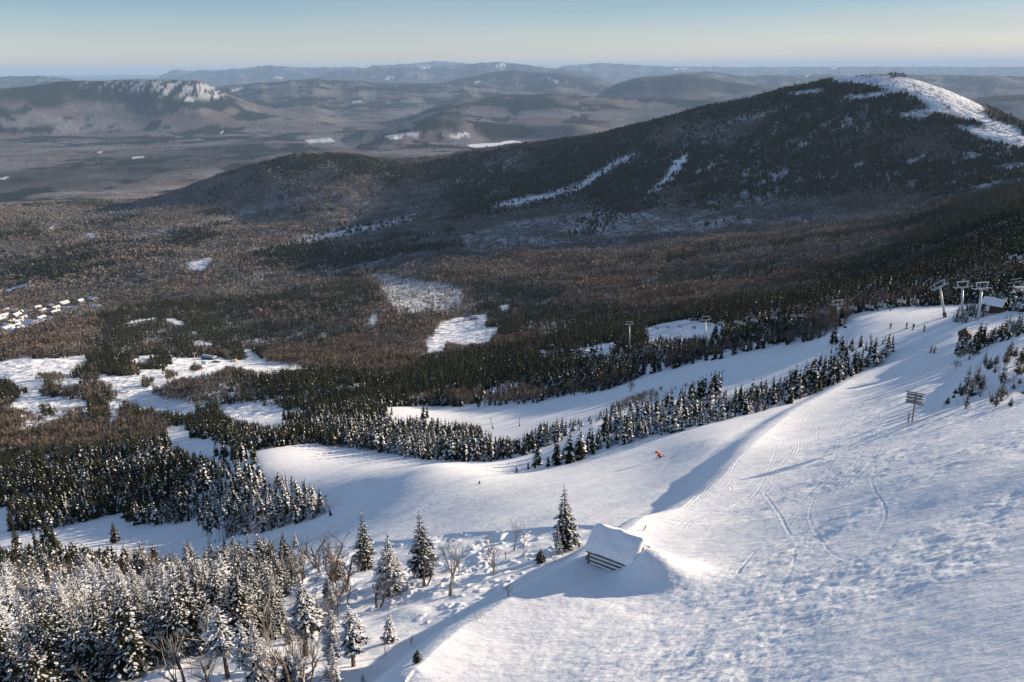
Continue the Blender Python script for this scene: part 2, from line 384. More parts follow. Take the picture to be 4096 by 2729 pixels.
PXg, PYg = project(GX, GY, Z)
inf = (PXg > -80) & (PXg < MW + 80) & (PYg > 0) & (PYg < MH + 200)

# ------------------------------------------------------------------ close shaping of the piste
near = rr < 420
jn = int(near.sum())
xn, yn, rn = GX[:, :jn], GY[:, :jn], RR[:, :jn]


def dist_poly(x, y, P, closed=False):
    """distance to a polyline, signed by side (right positive), and position along it (0..1)."""
    best = np.full(x.shape, 1e9); sgn = np.zeros(x.shape); along = np.zeros(x.shape)
    n = len(P) - 1
    for k in range(n):
        ax, ay = P[k]; bx, by = P[k + 1]
        dx, dy = bx - ax, by - ay; L2 = dx * dx + dy * dy + 1e-9
        t = np.clip(((x - ax) * dx + (y - ay) * dy) / L2, 0, 1)
        ex, ey = x - ax - t * dx, y - ay - t * dy
        d = np.hypot(ex, ey); m = d < best
        best = np.where(m, d, best); sgn = np.where(m, np.sign(ex * dy - ey * dx), sgn); along = np.where(m, (k + t) / n, along)
    return best, sgn, along


def gxy(px, py):
    g = ground(px, py)
    return None if g is None else (g.x, g.y)


crest = [gxy(*p) for p in [(960,1600),(1060,1500),(1190,1420),(1330,1345),(1420,1285),(1480,1225),(1560,1190),(1640,1130),(1720,1045),(1790,980),(1835,945),(1950,882),(2090,806)]]
crest = [c for c in crest if c]
sd, sg, al = dist_poly(xn, yn, crest)
U = sd * sg
low = 1 - smooth(0.38, 0.55, al)
hump = np.where(U > 0, np.exp(-U / 9.0), 0) + np.where(U <= 0, 1 - smooth(0, 4.5, -U) * (1 + 0.9 * np.exp(-((-U - 6) / 7) ** 2)), 0)
hump = np.where(U <= 0, (1 - smooth(0, 5, -U)) - 0.8 * smooth(1, 6, -U) * np.exp(-np.maximum(0, -U - 6) / 16), np.exp(-np.maximum(U, 0) / 5.5))
D = hump * (1.7 * low + .85 * (1 - low)) * (1 - .5 * smooth(.85, 1, al))
D += .05 * np.clip(U - 6, 0, 40) * (1 - smooth(62, 105, rn))
# the bank at the right edge of the piste and the lip above the pale skiers
bank = [gxy(*p) for p in [(2120,960),(2165,905),(2205,858),(2260,800),(2353,762),(2420,740)]]
bank = [c for c in bank if c]
bd, bs, ba = dist_poly(xn, yn, bank)
Ub = bd * bs
D += 2.2 * smooth(-0.5, 7, Ub) * np.exp(-np.maximum(0, Ub - 8) / 22) * (Ub > -1) * smooth(0, .12, ba) * (bd < 90)
dip = gxy(2000, 835)
if dip:
    D -= 1.6 * np.exp(-(((xn - dip[0] - 6) / 13) ** 2 + ((yn - dip[1]) / 8) ** 2))
# long swells across the wind-packed snow
su = xn * SDIR[0] + yn * SDIR[1]; tu = -xn * SDIR[1] + yn * SDIR[0]
fade = 1 - smooth(150, 400, rn)
snow_n = look(SNOWM, PXg[:, :jn], PYg[:, :jn]) * (inf[:, :jn])
snow_n = np.where(PYg[:, :jn] > MH - 2, 1, snow_n)
wr = smooth(0, 14, U)                                        # wind-scoured side right of the crest
D += (fbm(su / 17, tu / 6.5, 3, 51) - .5) * (0.55 + .45 * wr) * fade
patch = smooth(.38, .62, fbm(su / 14 + 3, tu / 7, 3, 57))
D += (fbm(su / 2.4, tu / 0.9, 4, 61) - .5) * (0.06 + 0.20 * wr * patch) * fade
D += (fbm(su / 0.6, tu / 0.33, 3, 71) - .5) * (0.028 + 0.075 * wr * patch) * (1 - smooth(60, 130, rn))
# lumpy unpisted snow in the glade below the crest
gl = smooth(3, 9, -U) * low
lump = np.maximum(0, fbm(xn / 1.1, yn / 1.1, 3, 81) - .5)
D += gl * ((fbm(xn / 5, yn / 5, 3, 83) - .5) * 1.0 + lump * 0.9 * smooth(.4, .6, fbm(xn / 7, yn / 7, 2, 85))) * fade
Z[:, :jn] += D
c0 = gxy(1354, 1294); ck, sk_ = math.cos(math.radians(-35)), math.sin(math.radians(-35))
cabx = (c0[0] + 3.7 * ck - .9 * sk_, c0[1] + 3.7 * sk_ + .9 * ck)
qb = (xn - cabx[0]) * ck + (yn - cabx[1]) * sk_; qa = -(xn - cabx[0]) * sk_ + (yn - cabx[1]) * ck
Z[:, :jn] += 2.0 * np.exp(-(qa / np.where(qa < 0, 1.9, 2.6)) ** 2 - (np.where(qb < 0, qb / 1.45, qb / 2.6)) ** 2)      # drift that buries the cabin's far end


def track(P, wd, dp, ridge=.5):
    """ski or groomer track pressed into the snow along photo positions."""
    g = [gxy(*p) for p in P]
    g = [c for c in g if c]
    if len(g) < 2:
        return
    # smooth the line
    q = np.array(g)
    for _ in range(3):
        m = np.empty((2 * len(q) - 2, 2)); m[0::2] = q[:-1] * .75 + q[1:] * .25; m[1::2] = q[:-1] * .25 + q[1:] * .75
        q = np.vstack([q[:1], m, q[-1:]])
    b0, b1 = q.min(0) - 2, q.max(0) + 2
    ii = np.where((xn > b0[0]) & (xn < b1[0]) & (yn > b0[1]) & (yn < b1[1]))
    if len(ii[0]) == 0:
        return
    x, y = xn[ii], yn[ii]
    d, s, a = dist_poly(x, y, [tuple(v) for v in q])
    fadeend = smooth(0, .06, a) * (1 - smooth(.94, 1, a))
    prof = -np.exp(-(d / wd) ** 2) + ridge * np.exp(-((d - 1.7 * wd) / (0.7 * wd)) ** 2)
    zz = Z[:, :jn]
    zz[ii] += prof * dp * fadeend


def twin(P, wd, dp, off):
    track(P, wd, dp); track([(x + off[0], y + off[1]) for x, y in P], wd, dp)


def z8(L): return [(x / 3.0 + 784.6, y / 3.0 + 1044.9) for x, y in L]
def z9(L): return [(x / 3.0 + 1568.2, y / 3.0 + 1044.9) for x, y in L]
twin(z9([(1320,60),(1325,110),(1290,190),(1330,270),(1390,350),(1400,420),(1360,510),(1280,600),(1170,690),(1080,760),(980,850),(880,960)]), .055, .012, (3.4, 1.5))
twin(z9([(920,280),(870,400),(900,500),(960,590),(1020,670),(1120,720),(1220,740),(1330,800)]), .055, .012, (-3, 2))
track(z9([(560,260),(640,370),(690,450),(740,550)]), .09, .018); track(z9([(500,670),(440,740),(380,820)]), .10, .022)
twin(z9([(770,650),(760,760),(720,850),(660,950)]), .055, .011, (3.6, 0))
cz = np.array(crest[1:])
for _ in range(4):
    m_ = np.empty((2 * len(cz) - 2, 2)); m_[0::2] = cz[:-1] * .75 + cz[1:] * .25; m_[1::2] = cz[:-1] * .25 + cz[1:] * .75; cz = np.vstack([cz[:1], m_, cz[-1:]])
cz = cz[np.concatenate([[True], np.hypot(*np.diff(cz, axis=0).T) > 1e-4])]; cl_ = np.concatenate([[0], np.cumsum(np.hypot(*np.diff(cz, axis=0).T))])


def along(d, u):
    """ground point d metres up the crest and u metres to its right."""
    x = np.interp(d, cl_, cz[:, 0]); y = np.interp(d, cl_, cz[:, 1]); x2 = np.interp(d + 5, cl_, cz[:, 0]); y2 = np.interp(d + 5, cl_, cz[:, 1])
    n = math.hypot(x2 - x, y2 - y) + 1e-6
    return (x + (y2 - y) / n * u, y - (x2 - x) / n * u)


def track_g(q, wd, dp):
    q = np.array(q)
    for _ in range(2):
        m = np.empty((2 * len(q) - 2, 2)); m[0::2] = q[:-1] * .75 + q[1:] * .25; m[1::2] = q[:-1] * .25 + q[1:] * .75
        q = np.vstack([q[:1], m, q[-1:]])
    b0, b1 = q.min(0) - 1, q.max(0) + 1
    ii = np.where((xn > b0[0]) & (xn < b1[0]) & (yn > b0[1]) & (yn < b1[1]))
    if len(ii[0]) == 0: return
    d, s_, a = dist_poly(xn[ii], yn[ii], [tuple(v) for v in q])
    Z[:, :jn][ii] += (-np.exp(-(d / wd) ** 2) + .6 * np.exp(-((d - 1.7 * wd) / (.8 * wd)) ** 2)) * dp * smooth(0, .15, a) * (1 - smooth(.85, 1, a)) * smooth(9, 19, np.hypot(xn[ii] - cabx[0], yn[ii] - cabx[1]))


for k in range(70):      # runs down the lit strip beside the crest
    d0 = random.uniform(0, 120); L = random.uniform(12, 55); u = random.uniform(.6, 6) if random.random() < .85 else random.uniform(5, 14); sl_ = random.uniform(-.10, .10); ph = random.random() * 6.28; am = random.uniform(0, .8)
    q = [along(d0 + L * t / 7, u + sl_ * L * t / 7 + am * math.sin(ph + t * .9)) for t in range(8)]
    track_g(q, random.uniform(.05, .10), random.uniform(.008, .028))
    if random.random() < .5:
        track_g([along(d0 + L * t / 7, u + .32 + sl_ * L * t / 7 + am * math.sin(ph + t * .9)) for t in range(8)], random.uniform(.05, .08), random.uniform(.008, .022))
for k in range(26):      # short turns across the strip and the open slope
    d0 = random.uniform(10, 170); u = random.uniform(.5, 6); L = random.uniform(1.5, 5); w_ = random.uniform(.3, 3) * random.choice((-1, 1))
    track_g([along(d0 + L * t / 4, u + w_ * (t / 4) ** 2 * random.choice((1, 1, .9))) for t in range(5)], random.uniform(.07, .14), random.uniform(.01, .03))
for k in range(16):
    cx = random.uniform(820, 1480); cy = 1200 - (cx - 820) * .12 + random.uniform(-60, 0); L = random.uniform(20, 70); b = random.uniform(-10, 10)
    track([(cx + L, cy - L * .3), (cx + L * .3, cy - L * .15 + b), (cx - L * .3, cy + L * .08 + b), (cx - L, cy + L * .35)], random.uniform(.10, .18), random.uniform(.015, .04))

PXg, PYg = project(GX, GY, Z)
inf = (PXg > -80) & (PXg < MW + 80) & (PYg > 0) & (PYg < MH + 200)

# ------------------------------------------------------------------ frozen lake and village: shape the ground first
LAKEZ = -742.0
LAKEP = [(1072,334),(1085,331.5),(1110,330),(1148,328.5),(1158,325),(1178,323),(1196,325.5),(1200,329),(1180,332),(1150,336),(1120,339.5),(1095,340),(1080,338)]
LAKE = []
for (px, py) in LAKEP:
    v = rays(px, py); t = LAKEZ / v[2]; LAKE.append((v[0] * t, v[1] * t))
lx = np.array(LAKE); lc = lx.mean(0); la = math.atan2(lc[0], lc[1]); lrad = math.hypot(*lc)
ld, ls, _ = dist_poly(GX, GY, LAKE + [LAKE[0]])
win = (np.abs(AZ - la) < .25) & (RR > 5200) & (RR < 12000)
Pin = np.zeros(GX.shape, bool)
for k in range(len(LAKE)):
    (ax_, ay_), (bx_, by_) = LAKE[k], LAKE[(k + 1) % len(LAKE)]
    if ay_ == by_: continue
    Pin ^= ((GY > min(ay_, by_)) & (GY <= max(ay_, by_)) & (GX < ax_ + (GY - ay_) / (by_ - ay_) * (bx_ - ax_)))
ld = np.where(Pin, 0, ld)
flat = 1 - smooth(150, 900, ld)
Z = np.where(win, Z * (1 - flat) + (LAKEZ - 3.5) * flat, Z)
infront = win & (RR < lrad + 300) & (np.abs(AZ - la) < .12)
Z = np.where(infront, np.minimum(Z, LAKEZ - 1 + (lrad - RR) * .012 + smooth(.06, .12, np.abs(AZ - la)) * 60), Z)
HPX = [(40,780),(155,735),(330,740),(470,780),(400,850),(650,750),(720,810),(900,660),(1190,610),(1330,670),(1010,760),(1310,790),(1520,560),(1900,500),(2190,460),(980,930),(1190,925),(1000,990),(180,1090),(410,1110),(470,1020),(750,1020),(180,1190),(490,1170),(40,1160),(80,945),(45,890),(840,1060),(640,1125),(300,1240),(720,1090),(1560,680),(1760,690),(2270,640),(280,1000),(120,860),(560,930)]
HPX = [(x / 5.885 / 1.7408, (1120 + y / 5.885) / 1.7408) for x, y in HPX]
HOUSES = []; HLAB = []
for k, (px, py) in enumerate(HPX):
    g = ground(px, py + 3)
    s_ = random.uniform(.8, 1.35); HOUSES.append((g, math.radians(-20 + random.choice((0, 0, 90)) + random.uniform(-12, 12)), s_))
    where = 'near the upper right end of the village' if px > 150 else 'in the middle of the village' if px > 70 else 'at the left edge of the village'
    HLAB.append(('large' if s_ > 1.08 else 'small') + ' snow roofed house among bare trees ' + where)
PXg, PYg = project(GX, GY, Z)
inf = (PXg > -80) & (PXg < MW + 80) & (PYg > 0) & (PYg < MH + 200)

# ------------------------------------------------------------------ land cover
DX, DY = np.clip(PXg, 0, MW - 1), np.clip(PYg, 0, MH - 1)
JX, JY = jit(DX, DY, GX, GY, RR)
JX, JY = np.clip(JX, 0, MW - 1), np.clip(JY, 0, MH - 1)
snow = look(SNOWM, JX, JY)
snow = np.where(RR < 45, 1, snow)
snow = np.where(RR > 3600, 0, snow)
openw = look(OPENW, JX, JY) * (RR < 4500)
summit = look(SUMMIT, DX, DY) * ((RR > 1700) & (RR < 4000))
con = look(CON, DX, DY)
nA1 = fbm(GX / 160, GY / 160, 5, 101); nB1 = fbm(GX / 700, GY / 700, 5, 102); nC1 = fbm(GX / 45, GY / 45, 4, 103)
con_f = smooth(.34, .66, (nA1 * .45 + nB1 * .3 + nC1 * .25 - .5) * 1.9 + .5 + (con - .5) * .62)
# far country: evergreens on the heights and in scattered stands
hgt = Z + RR ** 2 / (2 * RE)
nF = fbm(GX / 1500, GY / 500, 5, 110); nG = fbm(GX / 5000, GY / 2500, 4, 111)
nH = fbm(GX / 330, GY / 420, 5, 112, .6)
confar = smooth(.515, .575, nF * .25 + nG * .25 + nH * .5 + np.clip((hgt + 650) / 3500, 0, .08))
DARK = raster([[(-10,205),(57,198),(115,192),(253,184),(402,181),(454,184),(517,212),(545,232),(480,240),(400,236),(300,240),(220,236),(150,240),(60,236),(-10,238)], [(1385,215),(1410,195),(1465,178),(1550,171),(1610,173),(1665,186),(1725,194),(1805,203),(1760,212),(1600,212),(1450,214)], [(1020,192),(1060,179),(1120,166),(1180,160),(1235,166),(1290,167),(1333,174),(1380,181),(1380,190),(1300,182),(1200,180),(1120,188)], [(1060,245),(1110,220),(1160,222),(1240,216),(1330,214),(1320,220),(1240,226),(1280,235),(1285,250),(1200,255),(1130,240)], [(940,285),(1000,265),(1060,270),(1070,290),(980,300)], [(220,322),(280,318),(320,326),(260,332)], [(0,395),(150,380),(420,345),(560,330),(760,345),(600,365),(400,395),(250,425),(100,445),(0,450)], [(1090,300),(1180,290),(1240,295),(1200,320),(1130,330)]])
DARK = look(blur(DARK, 5), DX, DY)
DARK = np.where(RR < 9000, DARK * .6, DARK)
confar = np.clip(confar + DARK * (.55 + .9 * nH) * (RR > 4500), 0, 1)
wf = smooth(3600, 5200, RR)
confr = con_f * (1 - wf) + confar * wf
CONIF = np.array([.020, .026, .019]); DECID = np.array([.185, .156, .147]); SNOWC = np.array([.80, .81, .84])  # wooded tones kept low: crown self-shadow is put into the colour
FLOORC = np.array([.085, .070, .060])
deci = DECID[None, None] * (0.75 + 0.5 * nA1[..., None]) * (1 + (nB1[..., None] - .5) * np.array([.25, 0, -.25]))
colr = CONIF[None, None] * confr[..., None] + deci * (1 - confr[..., None])
# pale snow under thin hardwoods on far slopes
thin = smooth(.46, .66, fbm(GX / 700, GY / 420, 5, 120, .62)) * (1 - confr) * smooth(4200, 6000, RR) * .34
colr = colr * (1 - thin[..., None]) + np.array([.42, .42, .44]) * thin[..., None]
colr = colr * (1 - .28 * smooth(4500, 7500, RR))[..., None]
# below the modelled trees: brush colour with canopy shade put in, and patchy snow
gsn = np.clip((1 - smooth(600, 1700, RR))[..., None] * 1.0 * np.where(RR < 600, 1, .6 + .4 * smooth(.4, .6, nC1))[..., None], 0, 1)
gs2 = (smooth(.42, .62, nC1 * .6 + nA1 * .4) * .55 * smooth(1300, 1900, RR))[..., None]
gsn = np.maximum(gsn, gs2)
undr = FLOORC * (1 - gsn) + SNOWC * gsn
wm = (1 - smooth(2600, 4300, RR))[..., None]
wm = np.where(RR[..., None] < 900, 1.0, wm * .8)
colr = colr * (1 - wm) + undr * wm
# open woods, clearings, pistes
spk = fbm(GX / 14, GY / 14, 3, 131)
ow = np.clip(openw * 1.5 - spk * .9 * (openw < .85), 0, 1)[..., None]
colr = colr * (1 - ow) + SNOWC * .92 * ow
# cliffs and bright snow on the long ridge at the left, fields and frozen ponds in the valley
cl = look(blur(raster([[(200,188),(300,186),(460,186),(525,215),(500,230),(420,226),(330,215),(240,205),(180,200)]]), 6), DX, DY) * ((RR > 11500) & (RR < 14600))
clf = smooth(.51, .57, fbm(GX / 70, GY / 420, 5, 140, .68)) * cl
FIELDS = [[(525,208),(555,200),(562,204),(535,212)],[(807,234),(828,231),(830,235),(812,238)],[(420,226),(450,224),(455,232),(425,233)],[(620,179),(650,176),(660,179),(630,181)],[(880,181),(900,176),(912,178),(890,184)],
 [(300,362),(330,358),(332,362),(305,366)],[(220,350),(235,346),(236,350),(224,353)],[(880,312),(960,305),(965,312),(900,322)],[(700,322),(760,316),(770,326),(710,330)],
 [(1030,311),(1075,306),(1080,316),(1040,318)],[(1540,158),(1580,156),(1590,159),(1550,161)],[(1800,158),(1830,157),(1835,160),(1805,161)],[(1905,156),(1925,155),(1930,158),(1910,160)],[(1850,173),(1865,171),(1868,174),(1852,176)],
 [(1090,188),(1105,184),(1104,190),(1092,194)],[(1255,176),(1285,186),(1280,192),(1262,184)],[(960,150),(985,148),(990,156),(968,160)],[(1140,148),(1158,146),(1165,152),(1140,154)],[(0,410),(20,405),(22,409),(2,414)],[(505,305),(512,301),(514,305),(507,309)],[(380,196),(398,192),(400,197),(384,200)]]
fld = raster(FIELDS); fld = look(fld, DX, DY) * (RR > 4000) * .75
white = np.maximum(clf * .75, np.clip(fld * 1.3, 0, 1) * smooth(.25, .45, fbm(GX / 90, GY / 90, 3, 150)))[..., None] * .85
colr = colr * (1 - white) + SNOWC * .85 * white
sm = np.clip(summit * 1.15, 0, 1) * smooth(.36, .50, fbm(GX / 14, GY / 14, 4, 160, .65) * .65 + summit * .22)
colr = colr * (1 - sm[..., None]) + SNOWC * sm[..., None]
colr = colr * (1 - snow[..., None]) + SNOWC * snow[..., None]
snowy = np.clip(np.maximum(np.maximum(snow, sm), ow[..., 0]), 0, 1)

# ------------------------------------------------------------------ materials
def nodes_of(name):
    m = bpy.data.materials.new(name); m.use_nodes = True
    nt = m.node_tree; b = nt.nodes['Principled BSDF']
    return m, nt, b


def simple(name, rgb, rough=.8, noise=0.0, scale=6.0, metal=0.0, bump=0.0):
    m, nt, b = nodes_of(name)
    b.inputs['Roughness'].default_value = rough; b.inputs['Metallic'].default_value = metal
    if noise > 0 or bump > 0:
        tc = nt.nodes.new('ShaderNodeTexCoord'); n = nt.nodes.new('ShaderNodeTexNoise')
        n.inputs['Scale'].default_value = scale; n.inputs['Detail'].default_value = 6
        nt.links.new(tc.outputs['Object'], n.inputs['Vector'])
        r = nt.nodes.new('ShaderNodeMapRange'); r.inputs[1].default_value = .3; r.inputs[2].default_value = .7
        r.inputs[3].default_value = 1 - noise; r.inputs[4].default_value = 1 + noise
        nt.links.new(n.outputs[0], r.inputs[0])
        v = nt.nodes.new('ShaderNodeVectorMath'); v.operation = 'SCALE'; v.inputs[0].default_value = rgb
        nt.links.new(r.outputs[0], v.inputs['Scale']); nt.links.new(v.outputs[0], b.inputs['Base Color'])
        if bump > 0:
            bp = nt.nodes.new('ShaderNodeBump'); bp.inputs['Strength'].default_value = bump; bp.inputs['Distance'].default_value = .05
            nt.links.new(n.outputs[0], bp.inputs['Height']); nt.links.new(bp.outputs[0], b.inputs['Normal'])
    else:
        b.inputs['Base Color'].default_value = (*rgb, 1)
    return m


def ground_material(name, far):
    m, nt, b = nodes_of(name)
    L = nt.links
    at = nt.nodes.new('ShaderNodeAttribute'); at.attribute_name = 'cover'
    geo = nt.nodes.new('ShaderNodeNewGeometry')
    n1 = nt.nodes.new('ShaderNodeTexNoise'); n1.inputs['Scale'].default_value = .03 if far else .5; n1.inputs['Detail'].default_value = 8; n1.inputs['Roughness'].default_value = .7
    L.new(geo.outputs['Position'], n1.inputs['Vector'])
    mr = nt.nodes.new('ShaderNodeMapRange'); mr.inputs[1].default_value = .3; mr.inputs[2].default_value = .7
    mr.inputs[3].default_value = .4 if far else .95; mr.inputs[4].default_value = 1.6 if far else 1.05
    L.new(n1.outputs[0], mr.inputs[0])
    if far:     # snow fields keep an even colour, woods are mottled
        mx0 = nt.nodes.new('ShaderNodeMix'); mx0.data_type = 'FLOAT'
        L.new(at.outputs['Alpha'], mx0.inputs[0]); L.new(mr.outputs[0], mx0.inputs[2]); mx0.inputs[3].default_value = 1.0
        src = mx0.outputs[0]
    else:
        src = mr.outputs[0]
    vm = nt.nodes.new('ShaderNodeVectorMath'); vm.operation = 'SCALE'
    L.new(at.outputs['Color'], vm.inputs[0]); L.new(src, vm.inputs['Scale']); L.new(vm.outputs[0], b.inputs['Base Color'])
    b.inputs['Roughness'].default_value = .75 if not far else .95
    b.inputs['Specular IOR Level'].default_value = .25 if not far else .05
    bp = nt.nodes.new('ShaderNodeBump')
    if far:
        n2 = nt.nodes.new('ShaderNodeTexNoise'); n2.inputs['Scale'].default_value = .06; n2.inputs['Detail'].default_value = 4
        L.new(geo.outputs['Position'], n2.inputs['Vector'])
        bp.inputs['Distance'].default_value = 12; bp.inputs['Strength'].default_value = .6
        L.new(n2.outputs[0], bp.inputs['Height'])
    else:       # wind-packed grain: finer than the mesh
        mp = nt.nodes.new('ShaderNodeMapping'); mp.inputs['Rotation'].default_value = (0, 0, -math.radians(25)); mp.inputs['Scale'].default_value = (.55, 1.15, 1)
        L.new(geo.outputs['Position'], mp.inputs['Vector'])
        n2 = nt.nodes.new('ShaderNodeTexNoise'); n2.inputs['Scale'].default_value = 3.6; n2.inputs['Detail'].default_value = 7; n2.inputs['Roughness'].default_value = .6
        L.new(mp.outputs[0], n2.inputs['Vector'])
        n3 = nt.nodes.new('ShaderNodeTexNoise'); n3.inputs['Scale'].default_value = 1.3; n3.inputs['Detail'].default_value = 6
        L.new(mp.outputs[0], n3.inputs['Vector'])
        ad = nt.nodes.new('ShaderNodeMath'); ad.operation = 'MULTIPLY_ADD'; ad.inputs[1].default_value = .6
        L.new(n2.outputs[0], ad.inputs[0]); L.new(n3.outputs[0], ad.inputs[2])
        bp.inputs['Distance'].default_value = .11; bp.inputs['Strength'].default_value = .8
        L.new(ad.outputs[0], bp.inputs['Height'])
    L.new(bp.outputs[0], b.inputs['Normal'])
    return m


def mesh_np(name, verts, faces, mats, mat_idx=None, smooth_=False):
    """mesh from numpy arrays; faces (n,3) or (n,4)."""
    me = bpy.data.meshes.new(name)
    k = faces.shape[1]
    me.vertices.add(len(verts)); me.vertices.foreach_set('co', np.ascontiguousarray(verts, np.float32).ravel())
    me.loops.add(faces.size); me.loops.foreach_set('vertex_index', np.ascontiguousarray(faces, np.int32).ravel())
    me.polygons.add(len(faces)); me.polygons.foreach_set('loop_start', np.arange(0, faces.size, k, dtype=np.int32))
    if mat_idx is not None:
        me.polygons.foreach_set('material_index', np.ascontiguousarray(mat_idx, np.int32))
    me.polygons.foreach_set('use_smooth', np.full(len(faces), smooth_, bool))
    for m in mats:
        me.materials.append(m)
    me.update(calc_edges=True)
    return me


def link(name, me, parent=None, loc=None, rotz=0):
    o = bpy.data.objects.new(name, me); col.objects.link(o)
    if parent is not None:
        o.parent = parent
    if loc is not None:
        o.location = loc
    o.rotation_euler = (0, 0, rotz)
    return o


def tag(o, label=None, cat=None, group=None, kind=None):
    if label: o['label'] = label
    if cat: o['category'] = cat
    if group: o['group'] = group
    if kind: o['kind'] = kind
    return o


def sheet(name, j0, j1, mat):
    n = j1 - j0
    V = np.stack([GX[:, j0:j1], GY[:, j0:j1], Z[:, j0:j1]], -1).reshape(-1, 3)
    i, j = np.meshgrid(np.arange(nA - 1), np.arange(n - 1), indexing='ij')
    a = (i * n + j).ravel()
    Fq = np.stack([a, a + n, a + n + 1, a + 1], 1)
    me = mesh_np(name, V, Fq, [mat], None, True)
    at = me.color_attributes.new('cover', 'FLOAT_COLOR', 'POINT')
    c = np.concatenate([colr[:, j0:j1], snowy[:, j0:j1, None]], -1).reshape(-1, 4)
    at.data.foreach_set('color', np.ascontiguousarray(c, np.float32).ravel())
    o = link(name, me)
    return tag(o, kind='structure')


M_snow = ground_material('piste_snow', False); M_land = ground_material('wooded_land', True)
J1 = int(np.searchsorted(rr, 420)); J2 = int(np.searchsorted(rr, 5200))
tag(sheet('snow_slope', 0, J1 + 1, M_snow), 'wind packed snow piste falling away below the viewer')
tag(sheet('mountainside', J1, J2 + 1, M_land), 'wooded mountainside below a rounded snowy summit')
tag(sheet('far_hills', J2, nR, M_land), 'blue wooded hills running to the horizon')

# ------------------------------------------------------------------ camera, light, air
cam_d = bpy.data.cameras.new('camera'); cam = bpy.data.objects.new('camera', cam_d); col.objects.link(cam)
cam_d.sensor_width = 36; cam_d.lens = 36 * FPX / 2353; cam_d.clip_start = .5; cam_d.clip_end = 300000
fw = rays(CX, CY); up_r = rays(CX, CY - 100) ; rt = rays(CX + 100, CY)
ex = (Vector(rt) / (Vector(rt).dot(Vector(fw))) - Vector(fw)).normalized(); ez = -Vector(fw); ey = ez.cross(ex)
cam.matrix_world = Matrix((ex, ey, ez)).transposed().to_4x4()
scene.camera = cam

SUN_EL = math.radians(13.5); SUN_AZ = math.radians(25)          # azimuth measured from +x towards +y
sdir = Vector((math.cos(SUN_EL) * math.cos(SUN_AZ), math.cos(SUN_EL) * math.sin(SUN_AZ), math.sin(SUN_EL)))
sun_d = bpy.data.lights.new('sun', 'SUN'); sun = bpy.data.objects.new('sun', sun_d); col.objects.link(sun)
sun.rotation_euler = sdir.to_track_quat('Z', 'Y').to_euler()
sun_d.energy = 5.0; sun_d.angle = math.radians(.5); sun_d.color = (1.0, .83, .64)

w = bpy.data.worlds.new('World'); scene.world = w; w.use_nodes = True
nt = w.node_tree; bg = nt.nodes['Background']
sky = nt.nodes.new('ShaderNodeTexSky'); sky.sky_type = 'NISHITA'; sky.sun_disc = False
sky.sun_elevation = SUN_EL; sky.sun_rotation = math.pi / 2 - SUN_AZ
sky.altitude = 1200; sky.air_density = 1.0; sky.dust_density = .6; sky.ozone_density = 1.5
tcw = nt.nodes.new('ShaderNodeTexCoord'); sx = nt.nodes.new('ShaderNodeSeparateXYZ'); nt.links.new(tcw.outputs['Generated'], sx.inputs[0])
cr = nt.nodes.new('ShaderNodeValToRGB'); nt.links.new(sx.outputs['Z'], cr.inputs[0])
for i, (p_, c_) in enumerate([(0.0, (1.0, .86, .76)), (.018, (.84, .765, .87)), (.07, (.50, .58, .72)), (.35, (1, 1, 1.05))]):     # winter air: pale band low down, clear above
    e = cr.color_ramp.elements[i] if i < 2 else cr.color_ramp.elements.new(p_)
    e.position = p_; e.color = (*c_, 1)
mx = nt.nodes.new('ShaderNodeVectorMath'); mx.operation = 'MULTIPLY'
nt.links.new(sky.outputs[0], mx.inputs[0]); nt.links.new(cr.outputs[0], mx.inputs[1])
mf = nt.nodes.new('ShaderNodeMath'); mf.operation = 'MULTIPLY_ADD'; mf.inputs[1].default_value = -.42; mf.inputs[2].default_value = 1.0; nt.links.new(sx.outputs['X'], mf.inputs[0])
cn = nt.nodes.new('ShaderNodeTexNoise'); cm_ = nt.nodes.new('ShaderNodeMapping'); cm_.inputs['Scale'].default_value = (3, 3, 38); cn.inputs['Scale'].default_value = 1.1; cn.inputs['Detail'].default_value = 5
nt.links.new(tcw.outputs['Generated'], cm_.inputs[0]); nt.links.new(cm_.outputs[0], cn.inputs['Vector'])
cf = nt.nodes.new('ShaderNodeMapRange'); cf.inputs[1].default_value = .42; cf.inputs[2].default_value = .75; cf.inputs[3].default_value = 0; cf.inputs[4].default_value = .5; nt.links.new(cn.outputs[0], cf.inputs[0])
cx_ = nt.nodes.new('ShaderNodeMapRange'); cx_.inputs[1].default_value = -.35; cx_.inputs[2].default_value = .5; cx_.inputs[3].default_value = .15; nt.links.new(sx.outputs['X'], cx_.inputs[0])
cf2 = nt.nodes.new('ShaderNodeMath'); cf2.operation = 'MULTIPLY'; nt.links.new(cf.outputs[0], cf2.inputs[0]); nt.links.new(cx_.outputs[0], cf2.inputs[1])
cmx = nt.nodes.new('ShaderNodeMix'); cmx.data_type = 'RGBA'; nt.links.new(cf2.outputs[0], cmx.inputs[0]); nt.links.new(mx.outputs[0], cmx.inputs[6]); cmx.inputs[7].default_value = (4.6, 4.4, 4.1, 1)
mz = nt.nodes.new('ShaderNodeVectorMath'); mz.operation = 'SCALE'; nt.links.new(cmx.outputs[2], mz.inputs[0]); nt.links.new(mf.outputs[0], mz.inputs['Scale'])
nt.links.new(mz.outputs[0], bg.inputs['Color']); bg.inputs['Strength'].default_value = .082

scene.view_settings.view_transform = 'Standard'; scene.view_settings.look = 'None'
scene.view_settings.exposure = 0.95; scene.view_settings.gamma = 1
scene.render.engine = 'CYCLES'
scene.cycles.use_denoising = True
scene.cycles.max_bounces = 5; scene.cycles.diffuse_bounces = 2; scene.cycles.glossy_bounces = 1
scene.cycles.transparent_max_bounces = 8; scene.cycles.volume_bounces = 0


